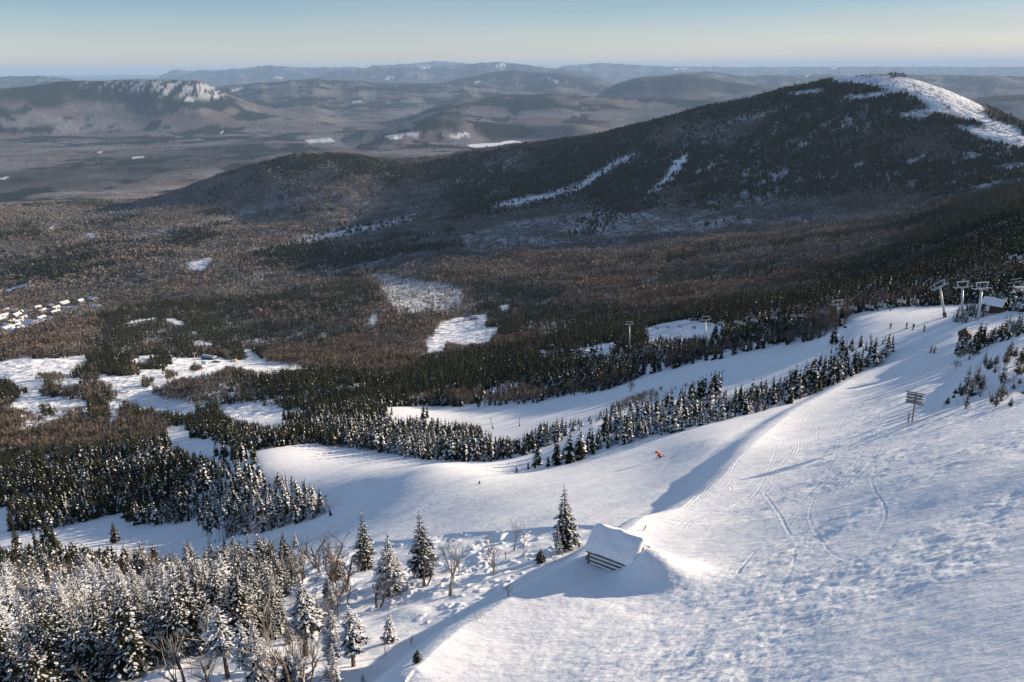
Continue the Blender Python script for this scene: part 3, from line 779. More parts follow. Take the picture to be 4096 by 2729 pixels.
def haze():
    bm = bmesh.new(); bmesh.ops.create_cube(bm, size=1)
    me = bpy.data.meshes.new('haze'); bm.to_mesh(me); bm.free()
    zb = float(Z.min()) - 1; zt = float(Z.max()) + 30; print('haze top', zt)
    o = link('haze', me); o.scale = (230000, 130000, zt - zb); o.location = (0, 46000, (zt + zb) / 2)
    m = bpy.data.materials.new('air'); m.use_nodes = True; nt = m.node_tree
    nt.nodes.remove(nt.nodes['Principled BSDF'])
    v = nt.nodes.new('ShaderNodeVolumePrincipled'); v.inputs['Color'].default_value = (.42, .63, .94, 1)
    v.inputs['Density'].default_value = 2.2e-5; v.inputs['Anisotropy'].default_value = 0.0
    nt.links.new(v.outputs[0], nt.nodes['Material Output'].inputs['Volume'])
    me.materials.append(m)
    return tag(o, 'pale blue haze lying over the valley', kind='stuff')


haze()

# ------------------------------------------------------------------ trees
def attr_material(name, rough=.9, spec=.1, var=0.0):
    m, nt, b = nodes_of(name)
    at = nt.nodes.new('ShaderNodeAttribute'); at.attribute_name = 'tint'
    if var:
        oi = nt.nodes.new('ShaderNodeObjectInfo'); mr = nt.nodes.new('ShaderNodeMapRange')
        mr.inputs[3].default_value = 1 - var; mr.inputs[4].default_value = 1 + var
        nt.links.new(oi.outputs['Random'], mr.inputs[0])
        vm = nt.nodes.new('ShaderNodeVectorMath'); vm.operation = 'SCALE'
        nt.links.new(at.outputs['Color'], vm.inputs[0]); nt.links.new(mr.outputs[0], vm.inputs['Scale'])
        nt.links.new(vm.outputs[0], b.inputs['Base Color'])
    else:
        nt.links.new(at.outputs['Color'], b.inputs['Base Color'])
    b.inputs['Roughness'].default_value = rough; b.inputs['Specular IOR Level'].default_value = spec
    return m


M_fol = attr_material('needles_and_twigs'); M_ind = attr_material('tree_foliage', var=.12)
M_load = simple('snow_on_branches', (.80, .81, .84), .8, .05, 3)
M_bark = simple('grey_brown_bark', (.12, .09, .07), .9, .3, 8)
M_birch = simple('pale_birch_bark', (.42, .36, .30), .9, .25, 6)
M_trunkwhite = (.40, .35, .30)
G1, G2 = np.array([.016, .020, .014]), np.array([.042, .042, .020])
SNOWT = np.array([.78, .79, .82])


class Tri:
    """triangle soup with a colour per vertex."""
    def __init__(s): s.v = []; s.f = []; s.c = []

    def add(s, pts, tris, c):
        o = len(s.v); s.v += [tuple(p) for p in pts]; s.f += [tuple(o + i for i in t) for t in tris]; s.c += [tuple(c)] * len(pts)

    def arrays(s):
        return np.array(s.v, np.float32), np.array(s.f, np.int32), np.array(s.c, np.float32)

    def mesh(s, name, mat):
        v, f, c = s.arrays()
        me = mesh_np(name, v, f, [mat])
        a = me.color_attributes.new('tint', 'FLOAT_COLOR', 'POINT')
        a.data.foreach_set('color', np.concatenate([c, np.ones((len(c), 1), np.float32)], 1).ravel())
        return me


def blade(T, p0, p1, wd, c, R):
    """flat tapering spray from p0 to p1, widest past the middle."""
    p0 = np.array(p0); p1 = np.array(p1); d = p1 - p0
    s = np.cross(d, (0, 0, 1)); n = np.linalg.norm(s); s = s / n if n > 1e-6 else np.array((1, 0, 0))
    m = p0 + d * .55
    T.add([p0, m + s * wd, p1, m - s * wd], [(0, 1, 2), (0, 2, 3)], c)


def conifer_lod(tiers, nb, seed, snow, ragged=.3, wide=1.0):
    """unit-height spruce, radius about .2 (scaled by the caller)."""
    R = random.Random(seed); T = Tri()
    for k in range(tiers):
        f = (k + .5 * R.random()) / tiers
        z = .06 + .93 * f; rad = (.185 * (1 - f) ** .8 + .012) * wide
        off = R.random() * 6.28
        for b in range(max(3, int(nb * (1 - .45 * f)))):
            a = off + b * 6.283 / max(3, int(nb * (1 - .45 * f))) + R.uniform(-.3, .3)
            L = rad * R.uniform(1 - ragged, 1 + ragged)
            p0 = (0, 0, z + .05 * (1 - f) + .035); p1 = (L * math.cos(a), L * math.sin(a), z - L * R.uniform(.25, .55))
            g = G1 + (G2 - G1) * R.random()
            blade(T, p0, p1, L * R.uniform(.34, .5), g, R)
            if R.random() < snow:
                u = R.uniform(.25, .45)
                q0 = [p0[i] + (p1[i] - p0[i]) * u for i in range(3)]; q0[2] += .012
                q1 = [p0[i] + (p1[i] - p0[i]) * (.98) for i in range(3)]; q1[2] += .014
                blade(T, q0, q1, L * R.uniform(.25, .42), SNOWT * R.uniform(.85, 1), R)
    z = 1.0; T.add([(-.008, 0, .88), (.008, 0, .88), (0, 0, 1.03)], [(0, 1, 2)], G1)
    return T.arrays()


def conifer_far(seed):
    R = random.Random(seed); T = Tri()
    n = 5
    for (zb, zt, rd) in ((.05, .62, .24), (.4, 1.0, .16)):
        ring = [(rd * R.uniform(.7, 1.2) * math.cos(i * 6.283 / n + seed), rd * R.uniform(.7, 1.2) * math.sin(i * 6.283 / n + seed), zb + R.uniform(-.05, .05)) for i in range(n)]
        for i in range(n):
            T.add([ring[i], ring[(i + 1) % n], (0, 0, zt)], [(0, 1, 2)], G1 + (G2 - G1) * R.random())
    return T.arrays()


def hardwood_lod(n, wd, seed, pale=.25):
    """bare crown: many thin upright twigs fanning from a few limbs."""
    R = random.Random(seed); T = Tri()
    for k in range(n):
        a = R.random() * 6.283; u = R.random()
        base = (R.uniform(-.03, .03), R.uniform(-.03, .03), R.uniform(.1, .55))
        rad = .30 * math.sqrt(R.random()); tipz = .55 + .45 * (1 - (rad / .32) ** 2) * R.uniform(.75, 1.05)
        tip = np.array((rad * math.cos(a), rad * math.sin(a), tipz))
        s = np.array((math.cos(a + 1.57 + R.uniform(-1, 1)), math.sin(a + 1.57 + R.uniform(-1, 1)), 0)) * wd * R.uniform(.6, 1.4)
        c = np.array((.152, .126, .108)) * R.uniform(.7, 1.2)
        b = np.array(base)
        m = b + (tip - b) * .6
        if R.random() < .5:
            T.add([b, m + s, tip], [(0, 1, 2)], c)
        else:
            T.add([m - s, m + s * .8, tip + (0, 0, .02)], [(0, 1, 2)], c)
    if R.random() < pale * 2.2:
        T.add([(-wd * .5, 0, 0), (wd * .5, 0, 0), (R.uniform(-.06, .06), 0, .8)], [(0, 1, 2)], np.array(M_trunkwhite) * R.uniform(.6, 1))
    return T.arrays()


# ---- where trees stand
cm = np.maximum.accumulate(Z / RR, axis=1)
cm = np.concatenate([cm[:, :1].repeat(4, 1), cm[:, :-4]], 1)


def spacing(r):
    return np.interp(r, [30, 150, 300, 700, 1200, 2000, 3000, 4600], [1.35, 1.5, 1.9, 2.7, 3.6, 5.0, 6.8, 9.5])


def scatter():
    rows = []
    r = 52.0
    while r < 4700:
        sp = float(spacing(r)); a = np.arange(math.radians(-50 if r < 260 else -36.5), math.radians(37.5), sp / r)
        a = a + (rng.random(len(a)) - .5) * sp / r
        rows.append(np.stack([a, r + (rng.random(len(a)) - .5) * sp], 1)); r += sp
    p = np.concatenate(rows)
    x, y = p[:, 1] * np.sin(p[:, 0]), p[:, 1] * np.cos(p[:, 0])
    z = grid_lookup(Z, x, y); rad = p[:, 1]
    big = np.interp(rad, [40, 130, 260, 600, 1500, 4600], [4.7, 4.7, 5.6, 7.5, 9.5, 10.5])
    h = big * (0.42 + .95 * rng.random(len(x)) ** 1.5) * (.75 + .5 * vnoise(x / 18, y / 18, 5))
    px, py = project(x, y, z); tx, ty = project(x, y, z + h * np.where(rad > 420, .6, .85))
    jx, jy = jit(px, py, x, y, rad); tx, ty = tx + jx - px, ty + jy - py
    ok = (px > -70) & (px < MW + 110) & (py > 120) & (py < MH + 190)
    s = look(SNOWM, np.clip(jx, 0, MW - 1), np.clip(jy, 0, MH - 1)); s2 = look(SNOWM, np.clip(tx, 0, MW - 1), np.clip(ty, 0, MH - 1))
    ok &= ~((s > .5) & (py < MH) & (rad < 3600)); fo = look(FORCE, np.clip(px, 0, MW - 1), np.clip(py, 0, MH - 1)) > .4
    ok &= ~((s2 > .5) & (rad > 150) & (rad < 3600) & ~fo)
    ok &= ~((py >= MH) & (px > 640))
    op = look(OPENW, np.clip(jx, 0, MW - 1), np.clip(jy, 0, MH - 1)); su_ = look(SUMMIT, np.clip(px, 0, MW - 1), np.clip(py, 0, MH - 1)) * (rad > 1700)
    ok &= rng.random(len(x)) > np.clip(op * 1.12, 0, .97) * .93
    ok &= rng.random(len(x)) > np.clip(su_ * 1.3, 0, .90)
    h = h * np.where(fo & (rad < 330), .62, 1) * np.where(su_ > .3, .4, 1) * np.where(op > .6, .8, 1)
    ok &= ~((px > 1180) & (rad < 250) & ~fo & (rng.random(len(x)) < .42))
    gap = smooth(.56, .70, fbm(x / 26, y / 26, 3, 321)) * .75 * np.where(rad < 130, .5, 1) * (rad < 2600)
    ok &= rng.random(len(x)) > gap
    vis = (z + h) / rad > grid_lookup(cm, x, y) - .003
    ok &= vis
    for (hg, ha, hs) in HOUSES:     # clear the yards and the view down to them
        ux, uy = hg[0] / math.hypot(hg[0], hg[1]), hg[1] / math.hypot(hg[0], hg[1])
        al_ = (x - hg[0]) * ux + (y - hg[1]) * uy; ac = np.abs((x - hg[0]) * uy - (y - hg[1]) * ux)
        ok &= ~((ac < 8) & (al_ < 8) & (al_ > -26))
    return x[ok], y[ok], z[ok], h[ok], rad[ok], px[ok], py[ok]


tx_, ty_, tz_, th_, tr_, tpx, tpy = scatter()
cN = fbm(tx_ / 160, ty_ / 160, 5, 101) * .45 + fbm(tx_ / 700, ty_ / 700, 5, 102) * .4 + fbm(tx_ / 45, ty_ / 45, 4, 103) * .15
cR = look(CON, np.clip(tpx, 0, MW - 1), np.clip(tpy, 0, MH - 1))
isc = rng.random(len(tx_)) < smooth(.34, .66, (cN - .5) * 1.9 + .5 + (cR - .5) * .62)
fo_ = look(FORCE, np.clip(tpx, 0, MW - 1), np.clip(tpy, 0, MH - 1)) > .4
opn = look(OPENW, np.clip(tpx, 0, MW - 1), np.clip(tpy, 0, MH - 1)) > .5
isc |= (fo_ & (tr_ < 330) & (rng.random(len(tx_)) < .75)) | (opn & (rng.random(len(tx_)) < .6))
near_sn = np.interp(tr_ + 70 * (fbm(tx_ / 20, ty_ / 20, 3, 215) - .5), [60, 105, 200, 260, 420, 700, 1200], [.62, .55, .24, .20, .20, .13, .05])
near_sn = np.where((tpx > 1180) & (tr_ < 260), .55, near_sn)
near_sn = np.where((tpx > 800) & (tpx < 1400) & (tpy > 1000) & (tr_ < 330), .38, near_sn)
wn = fbm(tx_ / 40, ty_ / 40, 3, 200)
snl = np.clip(near_sn * (.45 + 1.1 * wn), 0, 1)
clq = smooth(350, 560, tpx + 160 * (wn - .5)) * smooth(1075, 1190, tpy + 90 * (fbm(tx_ / 15, ty_ / 15, 2, 211) - .5) + (tpx - 500) * .15) * (tpx < 775) * (tpy < 1250)
snl = np.maximum(snl, clq * (.45 + .5 * rng.random(len(tpx))))
print('trees', len(tx_), 'conifers', int(isc.sum()))


def bake(name, label, sel, temps, width, mat, colvar, choose=None):
    """one mesh of many trees: templates repeated at the selected places."""
    VS, FS, CS = [], [], []; base = 0
    idx = np.where(sel)[0]
    ch = rng.integers(0, len(temps), len(idx)) if choose is None else choose[idx]
    for k, (tv, tf, tc) in enumerate(temps):
        I = idx[ch == k]
        if len(I) == 0:
            continue
        n = len(I); a = rng.random(n) * 6.283; ca_, sa_ = np.cos(a)[:, None], np.sin(a)[:, None]
        wd = (th_[I] * width(tr_[I]) * (.68 + .66 * rng.random(n) ** 1.3))[:, None]
        lx, ly = (rng.random(n)[:, None] - .5) * .24, (rng.random(n)[:, None] - .5) * .24
        vx = tv[None, :, 0] * wd; vy = tv[None, :, 1] * wd; vz = tv[None, :, 2] * th_[I][:, None]
        X = vx * ca_ - vy * sa_ + tx_[I][:, None] + lx * vz; Y = vx * sa_ + vy * ca_ + ty_[I][:, None] + ly * vz; Zz = vz + tz_[I][:, None] - .1
        VS.append(np.stack([X, Y, Zz], -1).reshape(-1, 3).astype(np.float32))
        nv = len(tv)
        FS.append((tf[None] + (base + np.arange(n) * nv)[:, None, None]).reshape(-1, 3).astype(np.int32))
        cv = colvar(I)[:, None, :]
        c = tc[None] * np.where(tc[None].min(-1, keepdims=True) > .3, 1, cv)
        CS.append(c.reshape(-1, 3).astype(np.float32)); base += n * nv
    if not VS:
        return None
    V, Fc, Cc = np.concatenate(VS), np.concatenate(FS), np.concatenate(CS)
    me = mesh_np(name, V, Fc, [mat])
    at = me.color_attributes.new('tint', 'FLOAT_COLOR', 'POINT')
    at.data.foreach_set('color', np.concatenate([Cc, np.ones((len(Cc), 1), np.float32)], 1).ravel())
    print(name, len(idx), len(Fc))
    return tag(link(name, me), label, kind='stuff')


# ---- the trees that show largest are objects of their own
def tube(T, pts, radii, c, n=4):
    pts = [np.array(p, float) for p in pts]; rings = []
    for i, p in enumerate(pts):
        d = pts[min(i + 1, len(pts) - 1)] - pts[max(i - 1, 0)]; d /= np.linalg.norm(d) + 1e-9
        a = np.cross(d, (0.3, 1, .2)); a /= np.linalg.norm(a) + 1e-9; b = np.cross(d, a)
        rings.append([p + (a * math.cos(k * 6.283 / n) + b * math.sin(k * 6.283 / n)) * radii[i] for k in range(n)])
    V = [q for r in rings for q in r]; Fc = []
    for i in range(len(pts) - 1):
        for k in range(n):
            a0, a1 = i * n + k, i * n + (k + 1) % n
            Fc += [(a0, a1, a1 + n), (a0, a1 + n, a0 + n)]
    T.add(V, Fc, c)


def lump(T, p, rx, ry, rz, ang, c, R):
    """small pillow of snow."""
    ca_, sa_ = math.cos(ang), math.sin(ang); P = []
    for k in range(6):
        a = k * 1.0472; q = R.uniform(.75, 1.2)
        P.append((rx * math.cos(a) * q, ry * math.sin(a) * q, R.uniform(-.3, 0) * rz))
    P.append((R.uniform(-.2, .2) * rx, R.uniform(-.2, .2) * ry, rz)); P.append((0, 0, -.5 * rz))
    P = [(p[0] + x * ca_ - y * sa_, p[1] + x * sa_ + y * ca_, p[2] + z) for x, y, z in P]
    T.add(P, [(k, (k + 1) % 6, 6) for k in range(6)] + [((k + 1) % 6, k, 7) for k in range(6)], c)


def spruce_meshes(seed, snow, thin=1.0, flag=0.0, bare=.06):
    """unit-height spruce in detail: trunk, needle sprays, snow pillows."""
    R = random.Random(seed); Tt = Tri(); C = Tri(); S = C
    bend = [R.uniform(-.03, .03) for _ in range(2)]
    def axis(z): return (bend[0] * math.sin(z * 3), bend[1] * math.sin(z * 2.4), z)
    tube(Tt, [axis(-.04), axis(.3), axis(.6), axis(.96)], [.024, .017, .010, .003], (.10, .075, .06), 5)
    lv = int(19 * thin); wdir = R.random() * 6.28
    for k in range(lv):
        f = (k + R.uniform(-.2, .2)) / lv; f = min(max(f, 0), .985)
        z = bare + (1 - bare) * f * .97 + .01
        rad = .18 * (1 - f) ** .75 * (1 - .45 * math.exp(-((f) / .10) ** 2)) + .014
        n = max(3, int((9 - 4.5 * f) * thin)); off = R.random() * 6.28
        for b in range(n):
            a = off + b * 6.283 / n + R.uniform(-.25, .25)
            L = rad * R.uniform(.62, 1.28) * (1 - flag * .6 * max(0, math.cos(a - wdir)))
            if R.random() < .06: continue
            ax = axis(z); droop = R.uniform(.30, .62) * (1 - .5 * f)
            d = np.array((math.cos(a), math.sin(a), 0)); p0 = np.array(ax)
            mid = p0 + d * L * .55 + np.array((0, 0, -L * droop * .7)); tip = p0 + d * L + np.array((0, 0, -L * droop * .95))
            g = G1 + (G2 - G1) * R.random() * .9
            sd_ = np.cross(d, (0, 0, 1))
            if snow > .8 and R.random() < .45: g = g * .45 + np.array((.40, .41, .43)) * .55 * R.uniform(.6, 1.2)
            blade(C, p0, tip, L * .13, g, R)
            for q in range(5 if f < .8 else 3):
                u = .28 + .72 * q / 5 + R.uniform(-.05, .05); base = p0 + (mid - p0) * min(1, u / .55) if u < .55 else mid + (tip - mid) * (u - .55) / .45
                for sg_ in (-1, 1):
                    tl = L * (.42 - .25 * u) * R.uniform(.7, 1.3)
                    e = base + d * tl * .75 + sd_ * sg_ * tl * .85 + np.array((0, 0, -tl * R.uniform(.2, .65)))
                    blade(C, base, e, tl * .26, g * R.uniform(.8, 1.3), R)
                    if R.random() < snow * .8:
                        up_ = np.array((0, 0, .012)); blade(C, base + (e - base) * .15 + up_, e + up_, tl * R.uniform(.16, .30), SNOWT * R.uniform(.85, 1), R)
            if R.random() < snow:
                m = 1 + (R.random() < snow) + (R.random() < snow * .7) + (snow > .8)
                for q in range(m):
                    u = R.uniform(.45, .98); base = p0 + (tip - p0) * u + np.array((0, 0, L * .03)) + sd_ * R.uniform(-.14, .14) * L
                    s_ = L * R.uniform(.07, .17) * (.6 + .6 * snow)
                    lump(S, base, s_ * 1.25, s_ * .8, s_ * .42, a, SNOWT, R)
    blade(C, axis(.93), axis(1.02), .008, G1, R)
    if snow > .25:
        for q in range(int(5 * snow)):
            z = R.uniform(.75, .98); lump(S, axis(z), .012, .012, .018, 0, SNOWT, R)
    return Tt.mesh('trunk', M_ind), C.mesh('crown', M_ind), (S.mesh('snow_load', M_load) if S is not C else None)


def bare_meshes(seed, pale, twig=1.0, frost=0.0):
    """unit-height leafless tree: trunk with limbs, and a fuzz of twigs."""
    R = random.Random(seed); A = Tri(); B = Tri()
    cb = np.array((.36, .31, .26)) if pale else np.array((.13, .10, .08))
    ct = np.array((.15, .11, .085)) * (1 - frost) + np.array((.55, .53, .52)) * frost

    def grow(p, d, L, r, dep):
        pts = [p]; rad = [r]; q = np.array(p, float); dd = np.array(d, float)
        for s in range(3):
            dd = dd + np.array((R.uniform(-.22, .22), R.uniform(-.22, .22), R.uniform(-.02, .16))); dd /= np.linalg.norm(dd)
            q = q + dd * L / 3; pts.append(q.copy()); rad.append(r * (1 - .2 * (s + 1)))
        tgt = A if dep < 2 else B
        tube(tgt, pts, rad, cb if dep < 2 else ct, 4 if dep == 0 else 3)
        if dep >= 3: return
        for k in range(R.choice((3, 4, 4)) if dep < 2 else int(3 * twig + R.random())):
            u = R.uniform(.35, 1.0) if dep else R.uniform(.3, 1.0)
            j = min(2, int(u * 3)); o = pts[j] + (pts[j + 1] - pts[j]) * (u * 3 - j)
            a = R.random() * 6.283; sp = R.uniform(.35, .75)
            nd = dd * .75 + np.array((math.cos(a) * sp, math.sin(a) * sp, R.uniform(0, .35))); nd /= np.linalg.norm(nd)
            grow(o, nd, L * R.uniform(.45, .72), rad[j] * .55, dep + 1)
    grow((0, 0, -.04), (R.uniform(-.2, .2), R.uniform(-.2, .2), 1), .52, .020, 0)
    if R.random() < .6:
        grow((.02, .02, -.04), (R.uniform(-.45, .45), R.uniform(-.45, .45), 1), .42, .014, 0)
    va = np.array([v[2] for v in A.v + B.v]).max()
    for T in (A, B):
        T.v = [(x / va, y / va, z / va) for x, y, z in T.v]
    return A.mesh('trunk', M_ind), (B.mesh('branches', M_ind) if B.f else None)


SPR = {'heavy': [spruce_meshes(s, .95, 1.0) for s in (1, 2, 3)], 'mid': [spruce_meshes(s, .5, 1.0) for s in (11, 12, 13)],
       'light': [spruce_meshes(s, .18, 1.0) for s in (21, 22)], 'sparse': [spruce_meshes(s, .15, .8, .6, .14) for s in (31, 32, 33)],
       'leggy': [spruce_meshes(s, .9, .9, .5, .34) for s in (41, 42)]}
BARE = {'pale': [bare_meshes(s, True) for s in (51, 52, 53)], 'brown': [bare_meshes(s, False, 1.3) for s in (61, 62, 63)], 'frost': [bare_meshes(s, False, 1.5, .5) for s in (71, 72)],
        'dead': [bare_meshes(s, True, .4) for s in (81, 82)]}
NTREE = {'spruce': 0, 'bare': 0}


def put_tree(kind, meshes, pos, h, wscale, label, cat, group=None, lean=(0, 0)):
    o = bpy.data.objects.new(kind, None); col.objects.link(o)
    o.location = pos; o.scale = (h * wscale, h * wscale, h); o.rotation_euler = (lean[0], lean[1], random.random() * 6.283)
    o.empty_display_size = .3
    tag(o, label, cat, group)
    for n, me in zip(('trunk', 'crown', 'snow_load') if cat == 'spruce' else ('trunk', 'branches'), meshes):
        if me is not None:
            link(n, me, o)
    NTREE['spruce' if cat == 'spruce' else 'bare'] += 1
    return o


def hand_tree(px, py, ptop, kind, var, label, group=None, wscale=1.0, lean=(0, 0)):
    g = ground(px, py)
    if g is None:
        return
    d = g.length; h = (py - ptop) / FPX * d / math.cos(math.radians(15 + (py - 800) / 90.0)) * .92
    fam = SPR if kind == 'spruce' else BARE
    ms = fam[var][random.randrange(len(fam[var]))]
    return put_tree('spruce_tree' if kind == 'spruce' else 'bare_tree', ms, g, h, wscale, label, 'spruce' if kind == 'spruce' else 'bare tree', group, lean)


HT = [ # base x, base y, top y, kind, variant, label
 (1300,1262,1098,'spruce','mid','tall dark spruce standing alone just left of the snow buried log cabin',1.1),
 (1284,1272,1205,'spruce','heavy','small snowy spruce at the foot of the tall lone spruce by the cabin',.9),
 (840,1308,1163,'spruce','mid','tall spruce with a thin dark spire, behind the round snow loaded spruce',1.05),
 (898,1362,1220,'spruce','heavy','round crowned spruce smothered in snow beside the dark spired spruce',1.5),
 (975,1325,1158,'spruce','mid','pointed spruce with snow on its right side, right of the round snowy one',1.15),
 (703,1508,1322,'spruce','leggy','leaning snow capped spruce with a bare lower trunk on open snow',1.3),
 (523,1556,1388,'spruce','leggy','tall spruce with snow clots on a long bare trunk at the bottom edge',1.25),
 (572,1566,1412,'spruce','leggy','slim spruce with a dark bare trunk, second from left at the bottom edge',1.0),
 (600,1562,1424,'spruce','heavy','drooping spruce thick with snow right of the slim bare trunked one',1.2),
 (688,1566,1486,'spruce','heavy','short snow covered spruce at the bottom edge below the leaning one',1.3),
 (768,1590,1470,'spruce','heavy','narrow snow laden spruce cut by the bottom edge',.9),
 (812,1532,1378,'spruce','leggy','twin trunked spruce with snow clots in the open glade',1.35),
 (895,1476,1395,'spruce','heavy','small snow plastered spruce standing apart on the right of the glade',1.25),
 (834,1572,1545,'spruce','heavy','tiny snow covered spruce tip at the bottom edge',1.4),
 (267,1248,1195,'spruce','light','solitary dark spruce sticking up in front of the left piste',1.25),
 (335,1345,1238,'spruce','mid','tallest spruce of the lower left stand, dark against the piste',1.15),
 (440,1345,1282,'spruce','mid','slender spruce tip beside the piste above the lower left stand',1.0),
 (470,1360,1290,'spruce','heavy','frosted spruce with a broad skirt above the lower left stand',1.4),
 (525,1335,1275,'spruce','mid','spruce with wide ragged boughs at the upper edge of the stand',1.6),
 (570,1335,1262,'spruce','light','dark spruce left of the two tallest ones beside the piste edge',1.4),
 (625,1330,1228,'spruce','light','dark tall spruce with a bare lower trunk beside the piste edge',1.0),
 (662,1325,1207,'spruce','light','tallest dark spruce beside the brown birches at the piste edge',1.05),
 (960,1522,1490,'spruce','light','knee high spruce shoot on the snow above the bottom edge',2.0),
 (1243,1292,1255,'spruce','light','low bushy spruce on the snow left of the lone tall spruce',2.0),
 (1102,1112,1103,'spruce','sparse','tiny dark spruce alone in the middle of the lit piste',2.2),
 (1180,1266,1176,'bare','pale','pale forked birch trunk, left of a close pair behind the glade',.9),
 (1203,1276,1187,'bare','dead','pale dead birch stem, right of a close pair behind the glade',.7),
 (1136,1322,1220,'bare','dead','crooked pale birch with a broad fork in the middle of the glade',1.2),
 (1056,1312,1226,'bare','dead','thin crooked trunk leaning right behind the big birch',1.0),
 (1033,1370,1212,'bare','pale','big pale birch with many bare limbs in front of the pointed spruce',1.1),
 (975,1345,1240,'bare','frost','frosted birch clump at the foot of the pointed spruce',1.3),
 (1042,1313,1258,'bare','dead','short dead snag behind the big pale birch',.5),
 (866,1396,1290,'bare','frost','birch with a frosted fuzzy crown below the round snowy spruce',1.3),
 (795,1360,1235,'bare','brown','brown birch at the left foot of the dark spired spruce',1.2),
 (735,1316,1225,'bare','brown','brown fan shaped birch right of the tallest dark spruces',1.5),
 (772,1300,1210,'bare','brown','spreading brown birch between the dark spruces and the spired spruce',1.5),
 (700,1330,1222,'bare','brown','dense brown birch touching the tallest dark spruce',1.4),
 (618,1482,1352,'bare','pale','white barked birch leaning right inside the lower left stand',1.3),
 (473,1540,1380,'bare','frost','round fuzzy crowned birch on a bare trunk in the lower left stand',1.35),
 (425,1590,1440,'bare','frost','wide frosted birch bush at the bottom edge of the stand',1.1),
 (195,1590,1510,'bare','pale','white twiggy birch at the bottom left corner',1.5),
 (480,1600,1500,'bare','frost','snow clotted birch sapling at the bottom edge of the picture',1.3),
 (760,1420,1350,'bare','dead','short leaning dead birch on the snow right of the leaning spruce',.9),
 (745,1435,1360,'bare','pale','stubby pale birch beside the leaning snow capped spruce',.9),
 (885,1508,1455,'bare','dead','bent bare stem beside the small snow plastered spruce',.9),
 (1168,1370,1345,'bare','brown','patch of dark grassy stems on the open snow of the glade',2.2),
 (1275,1290,1265,'bare','brown','scrubby brown bush right of the low bushy spruce',2.4),
 (1330,1258,1220,'bare','brown','brown thicket between the lone spruce and the log cabin',2.4),
 (944,1480,1462,'bare','brown','wispy dark tuft on the lower glade snow',2.2),
 (1098,1422,1402,'bare','brown','tiny leaning shrub on the snow of the lower glade',2.2),
]
def zr(x, y): return (2125.5 + x / 9.75, 792.7 + y / 9.75)
for (x, y, t, var, lab, ws) in [
 (930,980,560,'sparse','leaning thin spruce on the bank above the trail sign',1.0), (1140,910,510,'sparse','tall thin spruce with a dense tip on the bank',1.0),
 (1700,862,480,'sparse','spiky spruce with a full crown on the upper bank',1.2), (1340,480,210,'sparse','spruce leaning left at the top of the bank',1.0), (1350,465,250,'sparse','short spare spruce behind the leaning one on the bank',1.0),
 (1440,545,340,'light','bushy dark spruce clump halfway up the bank',1.7), (1580,440,260,'light','second bushy dark spruce clump higher on the bank',1.5), (1765,430,140,'sparse','left of two upright thin spruces near the right edge',1.0), (1830,445,130,'sparse','right of two upright thin spruces near the right edge',1.0),
 (1900,255,-10,'light','dense dark spruce at the top of the bank near the right edge',1.3), (2010,270,80,'light','dense spruce beside the right edge of the picture',1.4), (2200,400,80,'light','broad dark spruce cut by the right edge of the picture',1.5),
 (1690,1160,900,'sparse','low spruce with level boughs on the shaded bank',1.6), (1470,1312,1150,'sparse','leaning shrubby spruce at the foot of the bank',1.3), (1705,1252,1180,'light','flat dark spruce tuft at the foot of the bank',2.2),
 (905,1432,1090,'sparse','dark ragged spruce with a bare stem at the foot of the bank',.9), (770,1062,850,'sparse','small spruce with a dark top left on the bank',.9), (500,1332,1180,'sparse','matted spruce scrub left of the bank foot',1.8), (690,1100,1000,'light','matted snowy spruce scrub on the bank edge',2.0),
 (2060,470,320,'sparse','small spruce with short boughs near the right edge',1.2), (2060,600,520,'light','dark spruce tuft below the right edge spruces',1.6), (2205,610,470,'light','dark spruce bush at the right edge above the piste',1.4), (2130,860,780,'light','low spruce mat at the right edge of the bank',2.4), (640,1190,1130,'light','dark creeping spruce mat on the bank face',2.8),
 (1990,980,890,'light','low dark spruce cushion right of the bare sapling',2.2)]:
    bx, by = zr(x, y); _, ty = zr(x, t); HT.append((bx, by, by + (ty - by) * 1.3, 'spruce', var, lab, ws * 1.15))
for (x, y, t, var, lab, ws) in [(1128,612,320,'dead','left trunk of a dead snapped pair on the bank',.5), (1160,612,300,'dead','right trunk of a dead snapped pair on the bank',.5), (1985,855,530,'dead','bare dark sapling with upswept limbs near the right edge',1.0),
 (860,1285,850,'dead','slim dead stem rising from the bank foot',.4), (1830,1180,940,'brown','bare shrub with straight stems on the shaded bank',1.0), (410,1402,1270,'brown','dark twisted scrub left of the bank foot',1.6), (1230,1165,1050,'brown','bare twiggy shrub in the middle of the bank foot',1.6), (2090,960,860,'brown','bare bush at the right edge of the bank',1.5), (1870,850,720,'brown','spreading bare bush beside the dark sapling',1.4), (720,1340,1230,'brown','wiry bare shrub below the matted spruces',1.5)]:
    bx, by = zr(x, y); _, ty = zr(x, t); HT.append((bx, by, ty, 'bare', var, lab, ws))
for (bx, by, ty, kind, var, lab, ws) in HT:
    hand_tree(bx, by, ty, kind, var, lab, None, ws, (random.uniform(-.04, .04), random.uniform(-.04, .04)))

